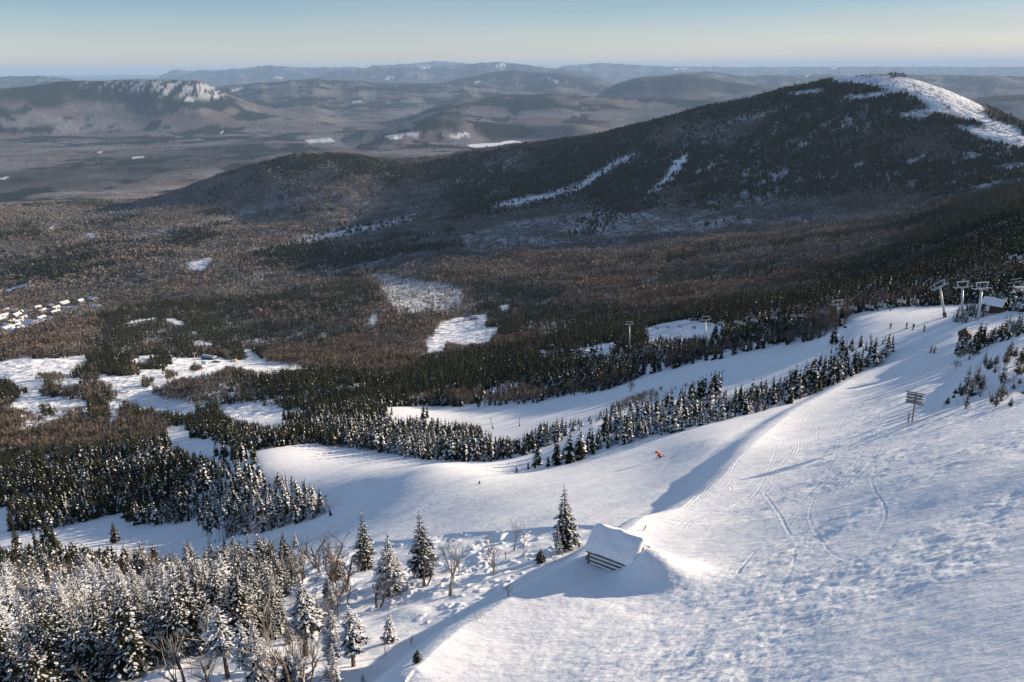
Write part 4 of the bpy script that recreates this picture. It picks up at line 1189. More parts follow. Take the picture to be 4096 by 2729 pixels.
for k in range(34):     # scrub on the bank beside the trail sign
    px_, py_ = random.uniform(2185, 2360), random.uniform(790, 945)
    if py_ < 965 - (px_ - 2120) * .78: continue
    g_ = ground(px_, py_)
    if g_ is None: continue
    if k % 2: put_tree('spruce_tree', random.choice(SPR[random.choice(('sparse', 'light', 'sparse'))]), g_, random.uniform(.8, 2.6), random.uniform(1.1, 2.0), 'scrubby spruce on the shaded bank right of the trail sign', 'spruce', 'scrub on the bank', (random.uniform(-.2, .2), random.uniform(-.2, .2)))
    else: put_tree('bare_tree', random.choice(BARE['brown']), g_, random.uniform(.7, 2.0), random.uniform(1.0, 1.8), 'bare twiggy scrub on the shaded bank right of the trail sign', 'bare tree', 'scrub on the bank', (random.uniform(-.3, .3), random.uniform(-.3, .3)))
for k in range(74):     # open birch and spruce growth between the stand and the glade
    if k < 44: px_, py_ = random.uniform(540, 800), random.uniform(1255, 1385)
    else: px_, py_ = random.uniform(600, 790), random.uniform(1385, 1600)
    g_ = ground(px_, py_)
    if g_ is None: continue
    if k % 4 == 3:
        put_tree('spruce_tree', random.choice(SPR[random.choice(('heavy', 'mid', 'leggy'))]), g_, random.uniform(1.6, 3.6), random.uniform(.95, 1.3), 'frosted spruce among the birches at the edge of the glade', 'spruce', 'spruces at the edge of the glade', (random.uniform(-.06, .06), random.uniform(-.06, .06)))
    else:
        put_tree('bare_tree', random.choice(BARE[random.choice(('brown', 'brown', 'pale', 'frost', 'dead'))]), g_, random.uniform(1.8, 4.6), random.uniform(.8, 1.3), 'thin bare birch in the loose growth at the edge of the glade', 'bare tree', 'birches at the edge of the glade', (random.uniform(-.12, .12), random.uniform(-.12, .12)))
# the largest of the scattered trees
size = th_ / tr_
vis_in = (tpx > -10) & (tpx < MW + 10) & (tpy - size * FPX < MH - 4)
def zone(px, py):
    if py > 1225 and px < 760: return 'lower left stand'
    if px < 790 and py > 1020: return 'wood below the left pistes'
    if px > 2080: return 'thicket around the upper huts'
    if py > 940 and px < 1400: return 'wood between the two pistes'
    return 'strip of trees above the cabin piste'
used = np.zeros(len(tx_), bool)
LAB = {'lower left stand': ('snow crusted spruce in the dense lower left stand', 'frosted leafless tree in the dense lower left stand'),
       'wood below the left pistes': ('rimed spruce in the wood ringed by the left piste', 'leafless tree in the wood ringed by the left piste'),
       'thicket around the upper huts': ('snow dusted spruce in the thicket around the upper huts', 'leafless bush in the thicket around the upper huts'),
       'wood between the two pistes': ('snow dusted spruce in the wood between two pistes', 'leafless tree in the wood between two pistes'),
       'strip of trees above the cabin piste': ('snow tipped spruce in the strip of trees left of the wide piste', 'leafless tree in the strip of trees left of the wide piste')}
for kind, cap in (('spruce', 298), ('bare', 300)):
    m = (isc if kind == 'spruce' else ~isc) & vis_in
    order = np.where(m)[0]; order = order[np.argsort(-size[order])][:max(0, cap - NTREE[kind])]
    for i in order:
        zn = zone(tpx[i], tpy[i]); s = snl[i]
        if kind == 'spruce':
            var = 'heavy' if s > .62 else 'mid' if s > .3 else 'light'
            if var == 'heavy' and random.random() < .2: var = 'leggy'
            ms = SPR[var]; lab = LAB[zn][0]
        else:
            ms = BARE['frost' if s > .55 and random.random() < .7 else random.choice(('brown', 'brown', 'pale'))]; lab = LAB[zn][1]
        put_tree('spruce_tree' if kind == 'spruce' else 'bare_tree', random.choice(ms), (tx_[i], ty_[i], tz_[i] - .05), th_[i] * (1.1 if kind == 'spruce' else 1.0), random.uniform(.95, 1.4), lab, 'spruce' if kind == 'spruce' else 'bare tree', ('spruces' if kind == 'spruce' else 'leafless trees') + ' of the ' + zn, (random.uniform(-.05, .05), random.uniform(-.05, .05)))
        used[i] = True
print('individual', NTREE, time.time() - T0)
restc = isc & ~used; resth = ~isc & ~used


def merge(objs, name, label):
    """join the baked pieces into one object."""
    objs = [o for o in objs if o]
    V, Fc, Cc = [], [], []; b = 0
    for o in objs:
        me = o.data; n = len(me.vertices); v = np.empty(n * 3, np.float32); me.vertices.foreach_get('co', v)
        f = np.empty(len(me.loops), np.int32); me.loops.foreach_get('vertex_index', f); c = np.empty(n * 4, np.float32); me.color_attributes['tint'].data.foreach_get('color', c)
        V.append(v.reshape(-1, 3)); Fc.append(f.reshape(-1, 3) + b); Cc.append(c); b += n
        bpy.data.objects.remove(o); bpy.data.meshes.remove(me)
    me = mesh_np(name, np.concatenate(V), np.concatenate(Fc), [M_fol])
    at = me.color_attributes.new('tint', 'FLOAT_COLOR', 'POINT'); at.data.foreach_set('color', np.concatenate(Cc))
    return tag(link(name, me), label, kind='stuff')


def cv_con(I):
    b = (.55 + 1.0 * rng.random(len(I)) ** 1.4) * (.75 + .5 * vnoise(tx_[I] / 45, ty_[I] / 45, 77)); return np.stack([b * 1.0, b, b * .95], 1)


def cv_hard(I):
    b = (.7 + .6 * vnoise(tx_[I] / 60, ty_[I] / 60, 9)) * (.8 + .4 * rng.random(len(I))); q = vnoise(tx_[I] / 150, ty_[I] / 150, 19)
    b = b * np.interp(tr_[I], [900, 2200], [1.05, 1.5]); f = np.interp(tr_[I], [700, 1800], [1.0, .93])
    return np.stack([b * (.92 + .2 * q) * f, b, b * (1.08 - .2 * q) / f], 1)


lvl = np.clip((snl * 4).astype(int), 0, 3)
pieces = []
A0 = [conifer_lod(9, 9, 100 + i, s) for s in (.1, .35, .62, .92) for i in range(3)]
A1 = [conifer_lod(6, 6, 200 + i, s, wide=1.05) for s in (.03, .15, .35, .6) for i in range(3)]
A2 = [conifer_lod(4, 4, 300 + i, .0, wide=1.15) for i in range(4)]
A3 = [conifer_far(400 + i) for i in range(5)]
pick = lvl * 3 + rng.integers(0, 3, len(lvl))
pieces.append(bake('a', '', restc & (tr_ < 380), A0, lambda r: 1.05, M_fol, cv_con, pick))
pieces.append(bake('b', '', restc & (tr_ >= 380) & (tr_ < 1000), A1, lambda r: np.interp(r, [300, 1000], [1.05, 1.15]), M_fol, cv_con, pick))
pieces.append(bake('c', '', restc & (tr_ >= 1000) & (tr_ < 2000), A2, lambda r: np.interp(r, [900, 2000], [1.1, 1.4]), M_fol, cv_con))
pieces.append(bake('d', '', restc & (tr_ >= 2000), A3, lambda r: np.interp(r, [2000, 4600], [1.7, 2.6]), M_fol, cv_con))
merge(pieces, 'spruce_forest', 'dark spruce forest covering the slopes, snow dusted nearby')
H0 = [hardwood_lod(90, .010, 500 + i) for i in range(6)]; H1 = [hardwood_lod(44, .022, 600 + i, .4) for i in range(6)]
H2 = [hardwood_lod(16, .042, 700 + i, .4) for i in range(6)]; H3 = [hardwood_lod(7, .09, 800 + i, .1) for i in range(6)]
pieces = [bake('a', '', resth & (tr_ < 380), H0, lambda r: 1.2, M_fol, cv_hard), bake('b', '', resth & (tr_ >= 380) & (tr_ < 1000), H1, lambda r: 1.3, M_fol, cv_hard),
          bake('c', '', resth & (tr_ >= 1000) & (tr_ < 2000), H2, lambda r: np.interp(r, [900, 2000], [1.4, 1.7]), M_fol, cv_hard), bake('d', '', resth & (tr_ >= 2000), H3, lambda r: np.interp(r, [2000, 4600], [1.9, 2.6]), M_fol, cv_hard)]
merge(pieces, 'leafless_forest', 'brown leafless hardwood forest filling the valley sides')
print('forest done', time.time() - T0)

# ------------------------------------------------------------------ built things
def empty(name, loc, rotz=0, label=None, cat=None, group=None, scale=None):
    o = bpy.data.objects.new(name, None); col.objects.link(o); o.location = loc; o.rotation_euler = (0, 0, rotz); o.empty_display_size = .5
    if scale: o.scale = (scale,) * 3
    return tag(o, label, cat, group)


class MB:
    """collects shapes into one bmesh."""
    def __init__(s): s.bm = bmesh.new()

    def box(s, c, d, rot=None, bev=0.0):
        r = bmesh.ops.create_cube(s.bm, size=1)
        M = Matrix.Translation(c) @ (rot.to_4x4() if rot is not None else Matrix.Identity(4)) @ Matrix.Diagonal((*d, 1))
        bmesh.ops.transform(s.bm, matrix=M, verts=r['verts'])
        return s

    def bar(s, a, b, r, n=8, r2=None):
        a, b = Vector(a), Vector(b); d = b - a
        q = bmesh.ops.create_cone(s.bm, cap_ends=True, segments=n, radius1=r, radius2=r if r2 is None else r2, depth=d.length)
        M = Matrix.Translation((a + b) / 2) @ d.to_track_quat('Z', 'Y').to_matrix().to_4x4()
        bmesh.ops.transform(s.bm, matrix=M, verts=q['verts'])
        return s

    def ball(s, c, r, sub=2):
        q = bmesh.ops.create_icosphere(s.bm, subdivisions=sub, radius=1)
        r = r if isinstance(r, (tuple, list)) else (r, r, r)
        bmesh.ops.transform(s.bm, matrix=Matrix.Translation(c) @ Matrix.Diagonal((*r, 1)), verts=q['verts'])
        return s

    def prism(s, pts, z0, z1):
        """extrude a list of (x, y) upwards."""
        v = [s.bm.verts.new((x, y, z0)) for x, y in pts]; u = [s.bm.verts.new((x, y, z1)) for x, y in pts]
        n = len(pts); s.bm.faces.new(v[::-1]); s.bm.faces.new(u)
        for i in range(n): s.bm.faces.new((v[i], v[(i + 1) % n], u[(i + 1) % n], u[i]))
        return s

    def hull(s, A, B):
        """loft between two equal rings of points with caps."""
        v = [s.bm.verts.new(p) for p in A]; u = [s.bm.verts.new(p) for p in B]; n = len(A)
        s.bm.faces.new(v[::-1]); s.bm.faces.new(u)
        for i in range(n): s.bm.faces.new((v[i], v[(i + 1) % n], u[(i + 1) % n], u[i]))
        return s

    def torus(s, c, R, r, n=24, m=6, rot=None):
        V = []
        for i in range(n):
            a = i * 6.28318 / n
            for j in range(m):
                b = j * 6.28318 / m
                p = Vector(((R + r * math.cos(b)) * math.cos(a), (R + r * math.cos(b)) * math.sin(a), r * math.sin(b)))
                V.append(s.bm.verts.new(Vector(c) + (rot @ p if rot is not None else p)))
        for i in range(n):
            for j in range(m):
                s.bm.faces.new((V[i * m + j], V[((i + 1) % n) * m + j], V[((i + 1) % n) * m + (j + 1) % m], V[i * m + (j + 1) % m]))
        return s

    def build(s, name, mat, parent=None, smooth_=False):
        me = bpy.data.meshes.new(name); bmesh.ops.recalc_face_normals(s.bm, faces=s.bm.faces[:]); s.bm.to_mesh(me); s.bm.free()
        me.materials.append(mat)
        if smooth_: me.polygons.foreach_set('use_smooth', [True] * len(me.polygons))
        return link(name, me, parent)


def copy_tree(o, parent=None):
    c = o.copy(); col.objects.link(c)
    if parent is not None: c.parent = parent
    for ch in list(o.children): copy_tree(ch, c)
    return c


MT = {k: simple(k, *v) for k, v in {
 'weathered_wood': ((.17, .145, .12), .85, .35, 5), 'dark_log': ((.065, .040, .026), .85, .4, 5), 'brown_log': ((.10, .055, .035), .85, .35, 5), 'post_wood': ((.30, .22, .15), .8, .3, 6),
 'grey_rail': ((.25, .24, .23), .8, .25, 6), 'black_board': ((.012, .013, .014), .5, .1, 5), 'white_paint': ((.75, .76, .77), .5, .04, 5), 'galvanised': ((.52, .54, .55), .45, .1, 4, .2),
 'snow_cap': ((.80, .81, .84), .8, .04, 3), 'orange_plastic': ((.80, .13, .02), .5, .1, 8), 'red_plastic': ((.50, .03, .03), .5, .1, 8), 'blue_paint': ((.03, .10, .30), .5, .1, 4), 'navy_pad': ((.03, .05, .10), .7, .15, 6),
 'black_steel': ((.015, .016, .018), .45, .1, 5), 'green_trim': ((.10, .22, .18), .5, .1, 5), 'roof_metal': ((.42, .44, .43), .5, .1, 3, .3), 'blue_cladding': ((.03, .07, .17), .55, .2, 2), 'yellow_paint': ((.65, .36, .04), .5, .1, 4),
 'skin': ((.45, .27, .20), .6, .05, 9), 'jacket_orange': ((.95, .10, .012), .7, .12, 7), 'jacket_red': ((.30, .035, .02), .7, .12, 7), 'jacket_black': ((.02, .02, .022), .8, .1, 7), 'jacket_navy': ((.025, .035, .07), .75, .1, 7),
 'jacket_olive': ((.05, .05, .025), .75, .1, 7), 'jacket_lime': ((.52, .55, .36), .7, .1, 7), 'jacket_white': ((.60, .62, .52), .7, .1, 7), 'jacket_teal': ((.06, .40, .38), .7, .1, 7), 'trousers_black': ((.012, .012, .014), .8, .1, 7), 'trousers_grey': ((.06, .065, .075), .8, .1, 7),
 'helmet_black': ((.012, .012, .014), .3, .05, 7), 'ski_dark': ((.05, .05, .045), .4, .3, 3), 'ski_red': ((.22, .03, .025), .4, .2, 3), 'house_wall': ((.30, .24, .18), .8, .15, 2), 'house_wall_grey': ((.25, .25, .26), .8, .15, 2), 'house_wall_dark': ((.12, .085, .065), .8, .15, 2), 'window_glass': ((.03, .035, .045), .15, .05, 3)}.items()}
UP = Vector((0, 0, 1))


def skin_body(name, mat, parent, J, bones, R_, sub=1):
    """one continuous surface grown round connected joints."""
    me = bpy.data.meshes.new(name); ks = list(J); ix = {k: i for i, k in enumerate(ks)}
    me.from_pydata([J[k] for k in ks], [(ix[a], ix[b]) for a, b in bones], [])
    o = bpy.data.objects.new(name, me); col.objects.link(o)
    m = o.modifiers.new('s', 'SKIN'); o.modifiers.new('u', 'SUBSURF').levels = sub
    for i, k in enumerate(ks):
        r = R_[k]; me.skin_vertices[0].data[i].radius = r if isinstance(r, tuple) else (r, r)
    me.skin_vertices[0].data[0].use_root = True
    dg = bpy.context.evaluated_depsgraph_get(); nm = bpy.data.meshes.new_from_object(o.evaluated_get(dg))
    bpy.data.objects.remove(o); bpy.data.meshes.remove(me)
    nm.name = name; nm.materials.clear(); nm.materials.append(mat)
    return link(name, nm, parent)


POSES = {  # joints in metres, person faces +x, feet near the origin
 'ride': dict(p=(0,0,.86), ch=(.10,0,1.26), nk=(.14,0,1.44), hd=(.18,0,1.60), sl=(.10,.19,1.38), sr=(.10,-.19,1.38), el=(.20,.36,1.14), er=(.22,-.34,1.14), hl=(.46,.33,1.08), hr=(.48,-.30,1.08), kl=(.16,.12,.48), kr=(.16,-.12,.48), al=(-.02,.14,.10), ar=(-.02,-.14,.10)),
 'tuck': dict(p=(-.18,0,.62), ch=(.20,0,.88), nk=(.36,0,.98), hd=(.50,0,1.06), sl=(.26,.19,.94), sr=(.26,-.19,.94), el=(.48,.34,.80), er=(.06,-.42,.86), hl=(.74,.34,.66), hr=(-.10,-.60,.74), kl=(.22,.14,.44), kr=(.20,-.13,.42), al=(0,.16,.10), ar=(-.02,-.15,.10)),
 'stand': dict(p=(0,0,.92), ch=(.04,0,1.32), nk=(.06,0,1.48), hd=(.08,0,1.63), sl=(.04,.19,1.42), sr=(.04,-.19,1.42), el=(.06,.30,1.16), er=(.10,-.30,1.18), hl=(.22,.26,.98), hr=(.30,-.24,1.02), kl=(.07,.12,.50), kr=(.07,-.12,.50), al=(0,.15,.10), ar=(0,-.14,.10)),
 'point': dict(p=(0,0,.92), ch=(.05,0,1.32), nk=(.06,0,1.48), hd=(.09,0,1.63), sl=(.04,.19,1.42), sr=(.04,-.19,1.42), el=(.30,.26,1.36), er=(.06,-.32,1.16), hl=(.58,.28,1.34), hr=(.24,-.30,.98), kl=(.08,.12,.50), kr=(.07,-.12,.50), al=(0,.15,.10), ar=(0,-.14,.10)),
 'carve': dict(p=(0,.12,.84), ch=(.10,.28,1.20), nk=(.13,.33,1.36), hd=(.16,.36,1.52), sl=(.10,.46,1.30), sr=(.10,.12,1.34), el=(.22,.66,1.08), er=(.22,-.06,1.10), hl=(.44,.66,.98), hr=(.46,-.06,1.02), kl=(.16,.16,.46), kr=(.16,-.04,.48), al=(0,.06,.10), ar=(0,-.18,.10)),
 'sit': dict(p=(0,0,.06), ch=(-.02,0,.48), nk=(.0,0,.64), hd=(.03,0,.80), sl=(-.01,.18,.58), sr=(-.01,-.18,.58), el=(.14,.24,.32), er=(.14,-.24,.32), hl=(.36,.18,.26), hr=(.36,-.18,.26), kl=(.44,.12,.06), kr=(.44,-.12,.06), al=(.46,.13,-.38), ar=(.46,-.13,-.38)),
}


def person(name, pos, face, pose, jacket, trousers, label, group=None, ski='ski_dark', poles=True, pack=False, tilt=(0, 0), scale=1.0, hand_cols='helmet_black'):
    """face = heading of the person in radians."""
    J = {k: Vector(v) for k, v in POSES[pose].items()}
    o = empty(name, pos, face, label, 'skier', group); o.rotation_euler = (tilt[0], tilt[1], face); o.scale = (scale,) * 3
    Jt = dict(p=J['p'], kl=J['kl'], al=J['al'], fl=J['al'] + Vector((.15, 0, -.05)), kr=J['kr'], ar=J['ar'], fr=J['ar'] + Vector((.15, 0, -.05)), ch=J['ch'], nk=J['nk'], hd=J['hd'], fc=J['hd'] + Vector((.03, 0, .06)))
    skin_body('body', MT[trousers], o, Jt, [('p', 'kl'), ('kl', 'al'), ('al', 'fl'), ('p', 'kr'), ('kr', 'ar'), ('ar', 'fr'), ('p', 'ch'), ('ch', 'nk'), ('nk', 'hd'), ('hd', 'fc')],
              dict(p=(.15, .16), kl=.085, al=.075, fl=.055, kr=.085, ar=.075, fr=.055, ch=.13, nk=.06, hd=.085, fc=.07))
    low_ = J['p'] + (J['p'] - J['ch']) * .12
    Jj = dict(ch=J['ch'], p=low_, nk=J['nk'] - Vector((0, 0, .03)), sl=J['sl'], el=J['el'], hl=J['hl'], sr=J['sr'], er=J['er'], hr=J['hr'])
    skin_body('jacket', MT[jacket], o, Jj, [('ch', 'p'), ('ch', 'nk'), ('ch', 'sl'), ('sl', 'el'), ('el', 'hl'), ('ch', 'sr'), ('sr', 'er'), ('er', 'hr')],
              dict(ch=(.17, .17), p=(.17, .18), nk=.085, sl=.095, el=.07, hl=.05, sr=.095, er=.07, hr=.05))
    h = MB().ball(J['hd'] + Vector((-.01, 0, .05)), (.135, .12, .13)); h.box(J['hd'] + Vector((.11, 0, .03)), (.05, .17, .08)); h.build('helmet', MT['helmet_black'], o, True)
    MB().ball(J['hd'] + Vector((.085, 0, -.04)), (.05, .065, .06), 1).build('face', MT['skin'], o, True)
    for s_, e in (('l', 1), ('r', -1)):
        d = (J['h' + s_] - J['e' + s_]).normalized(); c = J['h' + s_] + d * .06
        g = MB().ball(c, (.055, .05, .05), 1)
        for q in range(4): g.bar(c + Vector((.02, (q - 1.5) * .022, 0)), c + d * .08 + Vector((.02, (q - 1.5) * .020, -.035 - .005 * q)), .011, 5)
        g.bar(c, c + Vector((.03, -e * .06, .02)), .012, 5)
        g.build('glove', MT[hand_cols], o, True)
        if pose != 'sit':
            a = J['a' + s_]
            sk = MB(); y = a.y
            sk.box((a.x + .10, y, .012), (1.45, .085, .018)); sk.box((a.x + .90, y, .045), (.20, .085, .016), Matrix.Rotation(-.38, 3, 'Y')); sk.box((a.x + .03, y, .045), (.28, .06, .05))
            sk.build('ski', MT[ski], o)
            MB().box((a.x + .05, y, .10), (.30, .11, .16)).build('boot', MT['trousers_black'], o)
            if poles:
                t_ = c + Vector((-.55, e * .10, -c.z + .16)) if pose != 'stand' else c + Vector((.12, e * .06, -c.z + .02))
                MB().bar(c + Vector((.02, 0, .08)), t_, .011, 5).bar(t_ + (c - t_) * .06, t_ + (c - t_) * .065, .04, 6).build('ski_pole', MT['black_steel'], o)
    if pack:
        bx = J['ch'] + Vector((-.2, 0, .02)); MB().box(bx, (.18, .28, .44)).box(bx + Vector((-.10, 0, -.05)), (.06, .2, .22)).build('backpack', MT['jacket_black'], o)
    return o


def at(px, py, dz=0.0):
    g = ground(px, py)
    return g + Vector((0, 0, dz))


# ---- log cabin buried in the drift
g0 = at(1354, 1294, -.1); ang = math.radians(-35)
cab = empty('log_cabin', g0, ang, 'log cabin buried to its eaves under a thick snow covered roof', 'cabin')
L_, W_, Hh, Ri = 2.6, 2.2, 1.32, .85
b = MB()
for k in range(5):
    z = .10 + k * .29; j = .12 if k % 2 else 0
    b.bar((-.10 - j, 0, z), (L_, 0, z), .135, 10).bar((-.10 - j, W_, z), (L_, W_, z), .135, 10).bar((0, -.12 + j, z + .02), (0, W_ + .15, z + .02), .13, 10).bar((L_, -.1, z), (L_, W_, z), .13, 10)
b.build('log_wall', MT['weathered_wood'], cab, True)
b = MB()
for k in range(4): b.box((L_ / 2 + .06, -.06, .245 + k * .29), (L_ - .1, .15, .10))
b.build('snow_chinking', MT['snow_cap'], cab)
def gable_roof(mb, L, W, H, Rz, ov, th, ovx=None):
    ovx = ov if ovx is None else ovx
    k = Rz / (W / 2); ze = H - ov * k
    for sgn in (0, 1):
        y0, y1 = (-ov, W / 2) if sgn == 0 else (W + ov, W / 2)
        A = [(-ovx, y0, ze), (-ovx, y1, H + Rz), (-ovx, y1, H + Rz + th), (-ovx, y0, ze + th)]
        B = [(L + ovx, p[1], p[2]) for p in A]
        mb.hull(A, B)
b = MB(); gable_roof(b, L_, W_, Hh + .03, Ri, .20, .10); b.build('roof', MT['dark_log'], cab)
b = MB()
n = 26; m = 22; grid = []
for i in range(n + 1):
    row = []
    for k in range(m + 1):
        u = i / n; v = k / m; x = -.25 + u * (L_ + .9); y = -.26 + v * (W_ + .52)
        zz = Hh + Ri - abs(y - W_ / 2) * Ri / (W_ / 2) * .98 + .14
        e = min(1, min(u * n, (n - u * n)) / 1.6, min(v * m, (m - v * m)) / 1.6) if 0 < i < n and 0 < k < m else 0
        th = .08 + .22 * math.sqrt(max(e, 0)) + .26 * (fbm(np.array(x * 1.6 + 9), np.array(y * 1.6), 3, 3) - .5) + .12 * float(u > .72) * (u - .72) / .28
        soft = .16 * math.exp(-((y - W_ / 2) / .45) ** 2)
        row.append(b.bm.verts.new((x, y, zz + float(th) - soft - (.55 * max(0, u - .78) / .22 * abs(v - .5)))))
    grid.append(row)
for i in range(n):
    for k in range(m): b.bm.faces.new((grid[i][k], grid[i + 1][k], grid[i + 1][k + 1], grid[i][k + 1]))
edge = [grid[i][0] for i in range(n + 1)] + [grid[n][k] for k in range(1, m + 1)] + [grid[i][m] for i in range(n - 1, -1, -1)] + [grid[0][k] for k in range(m - 1, 0, -1)]
lowv = [b.bm.verts.new((v.co.x * .985 + .02, v.co.y * .985 + .02, v.co.z - .24)) for v in edge]
for i in range(len(edge)): b.bm.faces.new((edge[i], edge[(i + 1) % len(edge)], lowv[(i + 1) % len(edge)], lowv[i]))
b.build('roof_snow', MT['snow_cap'], cab, True)


def stake(px, py, ptop, label, tilt, r, tip=.25):
    g = at(px, py, -.1); h = (py - ptop) / FPX * g.length * 1.15
    o = empty('marker_stake', g, 0, label, 'marker stake'); o.rotation_euler = (tilt[0], tilt[1], 0)
    return o, h, r


o, h, r = stake(1478, 1219, 1204, 'orange marker pole with a black tip leaning beside the cabin roof', (0, .35), .05)
MB().bar((0, 0, 0), (0, 0, h * .75), .05, 8).build('pole', MT['orange_plastic'], o); MB().bar((0, 0, h * .75), (0, 0, h), .05, 8, .02).build('tip', MT['black_steel'], o)
o, h, r = stake(1162, 1286, 1268, 'short dark post with an orange cap in the snowy glade', (0, 0), .04)
MB().bar((0, 0, 0), (0, 0, h * .7), .035, 8).build('post', MT['dark_log'], o); MB().box((0, 0, h * .85), (.13, .13, h * .3)).build('cap', MT['orange_plastic'], o)


# ---- trail signs
def text_mesh(txt, size, mat, parent, loc, rot, name='lettering'):
    c = bpy.data.curves.new(name, 'FONT'); c.body = txt; c.size = size; c.extrude = .002; c.align_y = 'CENTER'
    t = bpy.data.objects.new(name, c); col.objects.link(t)
    dg = bpy.context.evaluated_depsgraph_get(); me = bpy.data.meshes.new_from_object(t.evaluated_get(dg)); bpy.data.objects.remove(t); bpy.data.curves.remove(c)
    me.name = name; me.materials.clear(); me.materials.append(mat)
    o = link(name, me, parent); o.location = loc; o.rotation_euler = rot
    return o


def diamond(mb, x, y, z, s):
    mb.hull([(x - s, y, z), (x, y, z - s), (x + s, y, z), (x, y, z + s)], [(x - s, y - .01, z), (x, y - .01, z - s), (x + s, y - .01, z), (x, y - .01, z + s)])


g = at(2096, 969, -.15); K = g.length / 105
sg_ = empty('trail_sign', g, math.radians(-36), 'wooden trail sign with three dark name boards on a leaning post beside the piste', 'sign')
sg_.rotation_euler = (0, -.02, math.radians(-36)); sg_.scale = (K, K, K)
Hs = 3.9
MB().bar((0, 0, 0), (0, 0, Hs - .05), .09, 10).build('post', MT['post_wood'], sg_)
MB().box((-.42, .10, .55), (.13, .10, 1.25)).build('stub_post', MT['weathered_wood'], sg_)
for z, nm in ((Hs - .12, 'top'), (Hs - 1.42, 'bottom')): MB().bar((-1.0, -.12, z), (1.02, -.12, z), .09, 8).build('rail', MT['grey_rail'], sg_)
MB().box((.83, -.10, Hs - .78), (.26, .04, 1.06)).build('grade_panel', MT['white_paint'], sg_)
for k, t in enumerate(('Tightline & Cut', '    Muleskinner Glade', 'Casablanca Glades')):
    z = Hs - .40 - k * .385
    bd = MB().box((-.12, -.13, z), (1.62, .05, .27)).build('name_board', MT['black_board'], sg_)
    text_mesh(t, .19, MT['white_paint'], bd, (-.74, -.158, z), (math.pi / 2, 0, 0))
    a_ = MB(); a_.box((-.84, -.160, z), (.09, .006, .09)); a_.build('arrow', MT['white_paint'], bd)
    d_ = MB()
    if k == 0: diamond(d_, .83, -.122, z, .085)
    else: diamond(d_, .77, -.122, z, .075); diamond(d_, .89, -.122, z, .075)
    d_.build('diamond_mark', MT['black_board'], sg_)

g = ground(2327, 776, 140)
sb = empty('trail_sign', g, math.radians(-14), 'trail sign with one blue board above two dark boards by the right edge', 'sign')
MB().bar((0, 0, 0), (0, 0, 1.0), .09, 8).build('post', MT['post_wood'], sb)
for z in (.98, 2.85): MB().bar((-.98, -.1, z), (.98, -.1, z), .085, 8).build('rail', MT['grey_rail'], sb)
for x in (-.80, .80):
    pnl = MB().box((x, -.08, 1.92 + (.42 if x > 0 else -.22)), (.26, .05, .85 if x > 0 else 1.25)).build('grade_panel', MT['white_paint'], sb)
    d_ = MB()
    for k in range(2 if x > 0 else 3): diamond(d_, x, -.107, (2.52 - k * .38) if x > 0 else (2.08 - k * .38), .07)
    d_.build('diamond_mark', MT['black_board'], sb)
for k, (mt, t) in enumerate((('blue_paint', 'Mountain Lift'), ('black_board', 'Grey Pines'), ('black_board', 'Nightmare'), ('black_board', 'Slopeside'))):
    bd = MB().box((0, -.11, 2.48 - k * .38), (1.3, .05, .30)).build('name_board', MT[mt], sb)
    text_mesh(t, .18, MT['white_paint'], bd, (-.55, -.137, 2.48 - k * .38), (math.pi / 2, 0, 0))

g = at(1940, 762, -.1)
ps = empty('piste_sign', g, math.radians(-5), 'white framed piste board on two legs at the fork of the upper piste', 'sign')
for x in (-.5, .5): MB().bar((x, 0, 0), (x, 0, 1.9), .05, 6).build('leg', MT['white_paint'], ps)
bp_ = MB().box((0, -.06, 1.5), (1.3, .05, .9)).build('panel', MT['white_paint'], ps)
MB().box((0, -.09, 1.5), (1.05, .02, .62)).build('notice', MT['black_board'], bp_)
MB().bar((.2, -.1, .9), (1.4, -.6, .1), .05, 6).build('brace', MT['navy_pad'], ps)
MB().box((.35, -.25, .3), (.35, .05, .35)).build('warning_flag', MT['orange_plastic'], ps)

# ---- skiers
person('person', at(1518, 1052, .02), math.radians(205), 'tuck', 'jacket_orange', 'trousers_black', 'crouching skier in a bright orange jacket carving down the piste', None, 'ski_dark', tilt=(.10, .26), scale=1.05)
person('person', at(2046, 755.5), math.radians(235), 'ride', 'jacket_red', 'trousers_black', 'skier in a dark red jacket, leftmost of four on the upper piste', 'skiers on the upper piste', 'ski_red')
person('person', at(2083, 755.5), math.radians(190), 'stand', 'jacket_black', 'trousers_black', 'skier all in black standing between the red and navy jacketed skiers', 'skiers on the upper piste', 'ski_red')
person('person', at(2098, 758.5), math.radians(195), 'point', 'jacket_navy', 'trousers_black', 'skier in navy with a backpack holding one arm out', 'skiers on the upper piste', 'ski_red', pack=True)
person('person', at(2123.5, 762), math.radians(185), 'stand', 'jacket_olive', 'jacket_olive', 'skier in olive green, rightmost of four on the upper piste', 'skiers on the upper piste', 'ski_dark')
person('person', at(2139, 810), math.radians(215), 'carve', 'jacket_lime', 'trousers_grey', 'front skier of a leaning pair in pale lime jackets', 'skiers in pale jackets', 'ski_dark', tilt=(.12, 0))
person('person', at(2147, 811), math.radians(215), 'carve', 'jacket_white', 'trousers_grey', 'rear skier of a leaning pair in pale jackets', 'skiers in pale jackets', 'ski_dark', tilt=(.12, 0))
person('person', at(2047.4, 715), math.radians(200), 'ride', 'jacket_teal', 'jacket_teal', 'skier in teal at the far edge of the upper piste below the chairs', None, 'ski_dark')
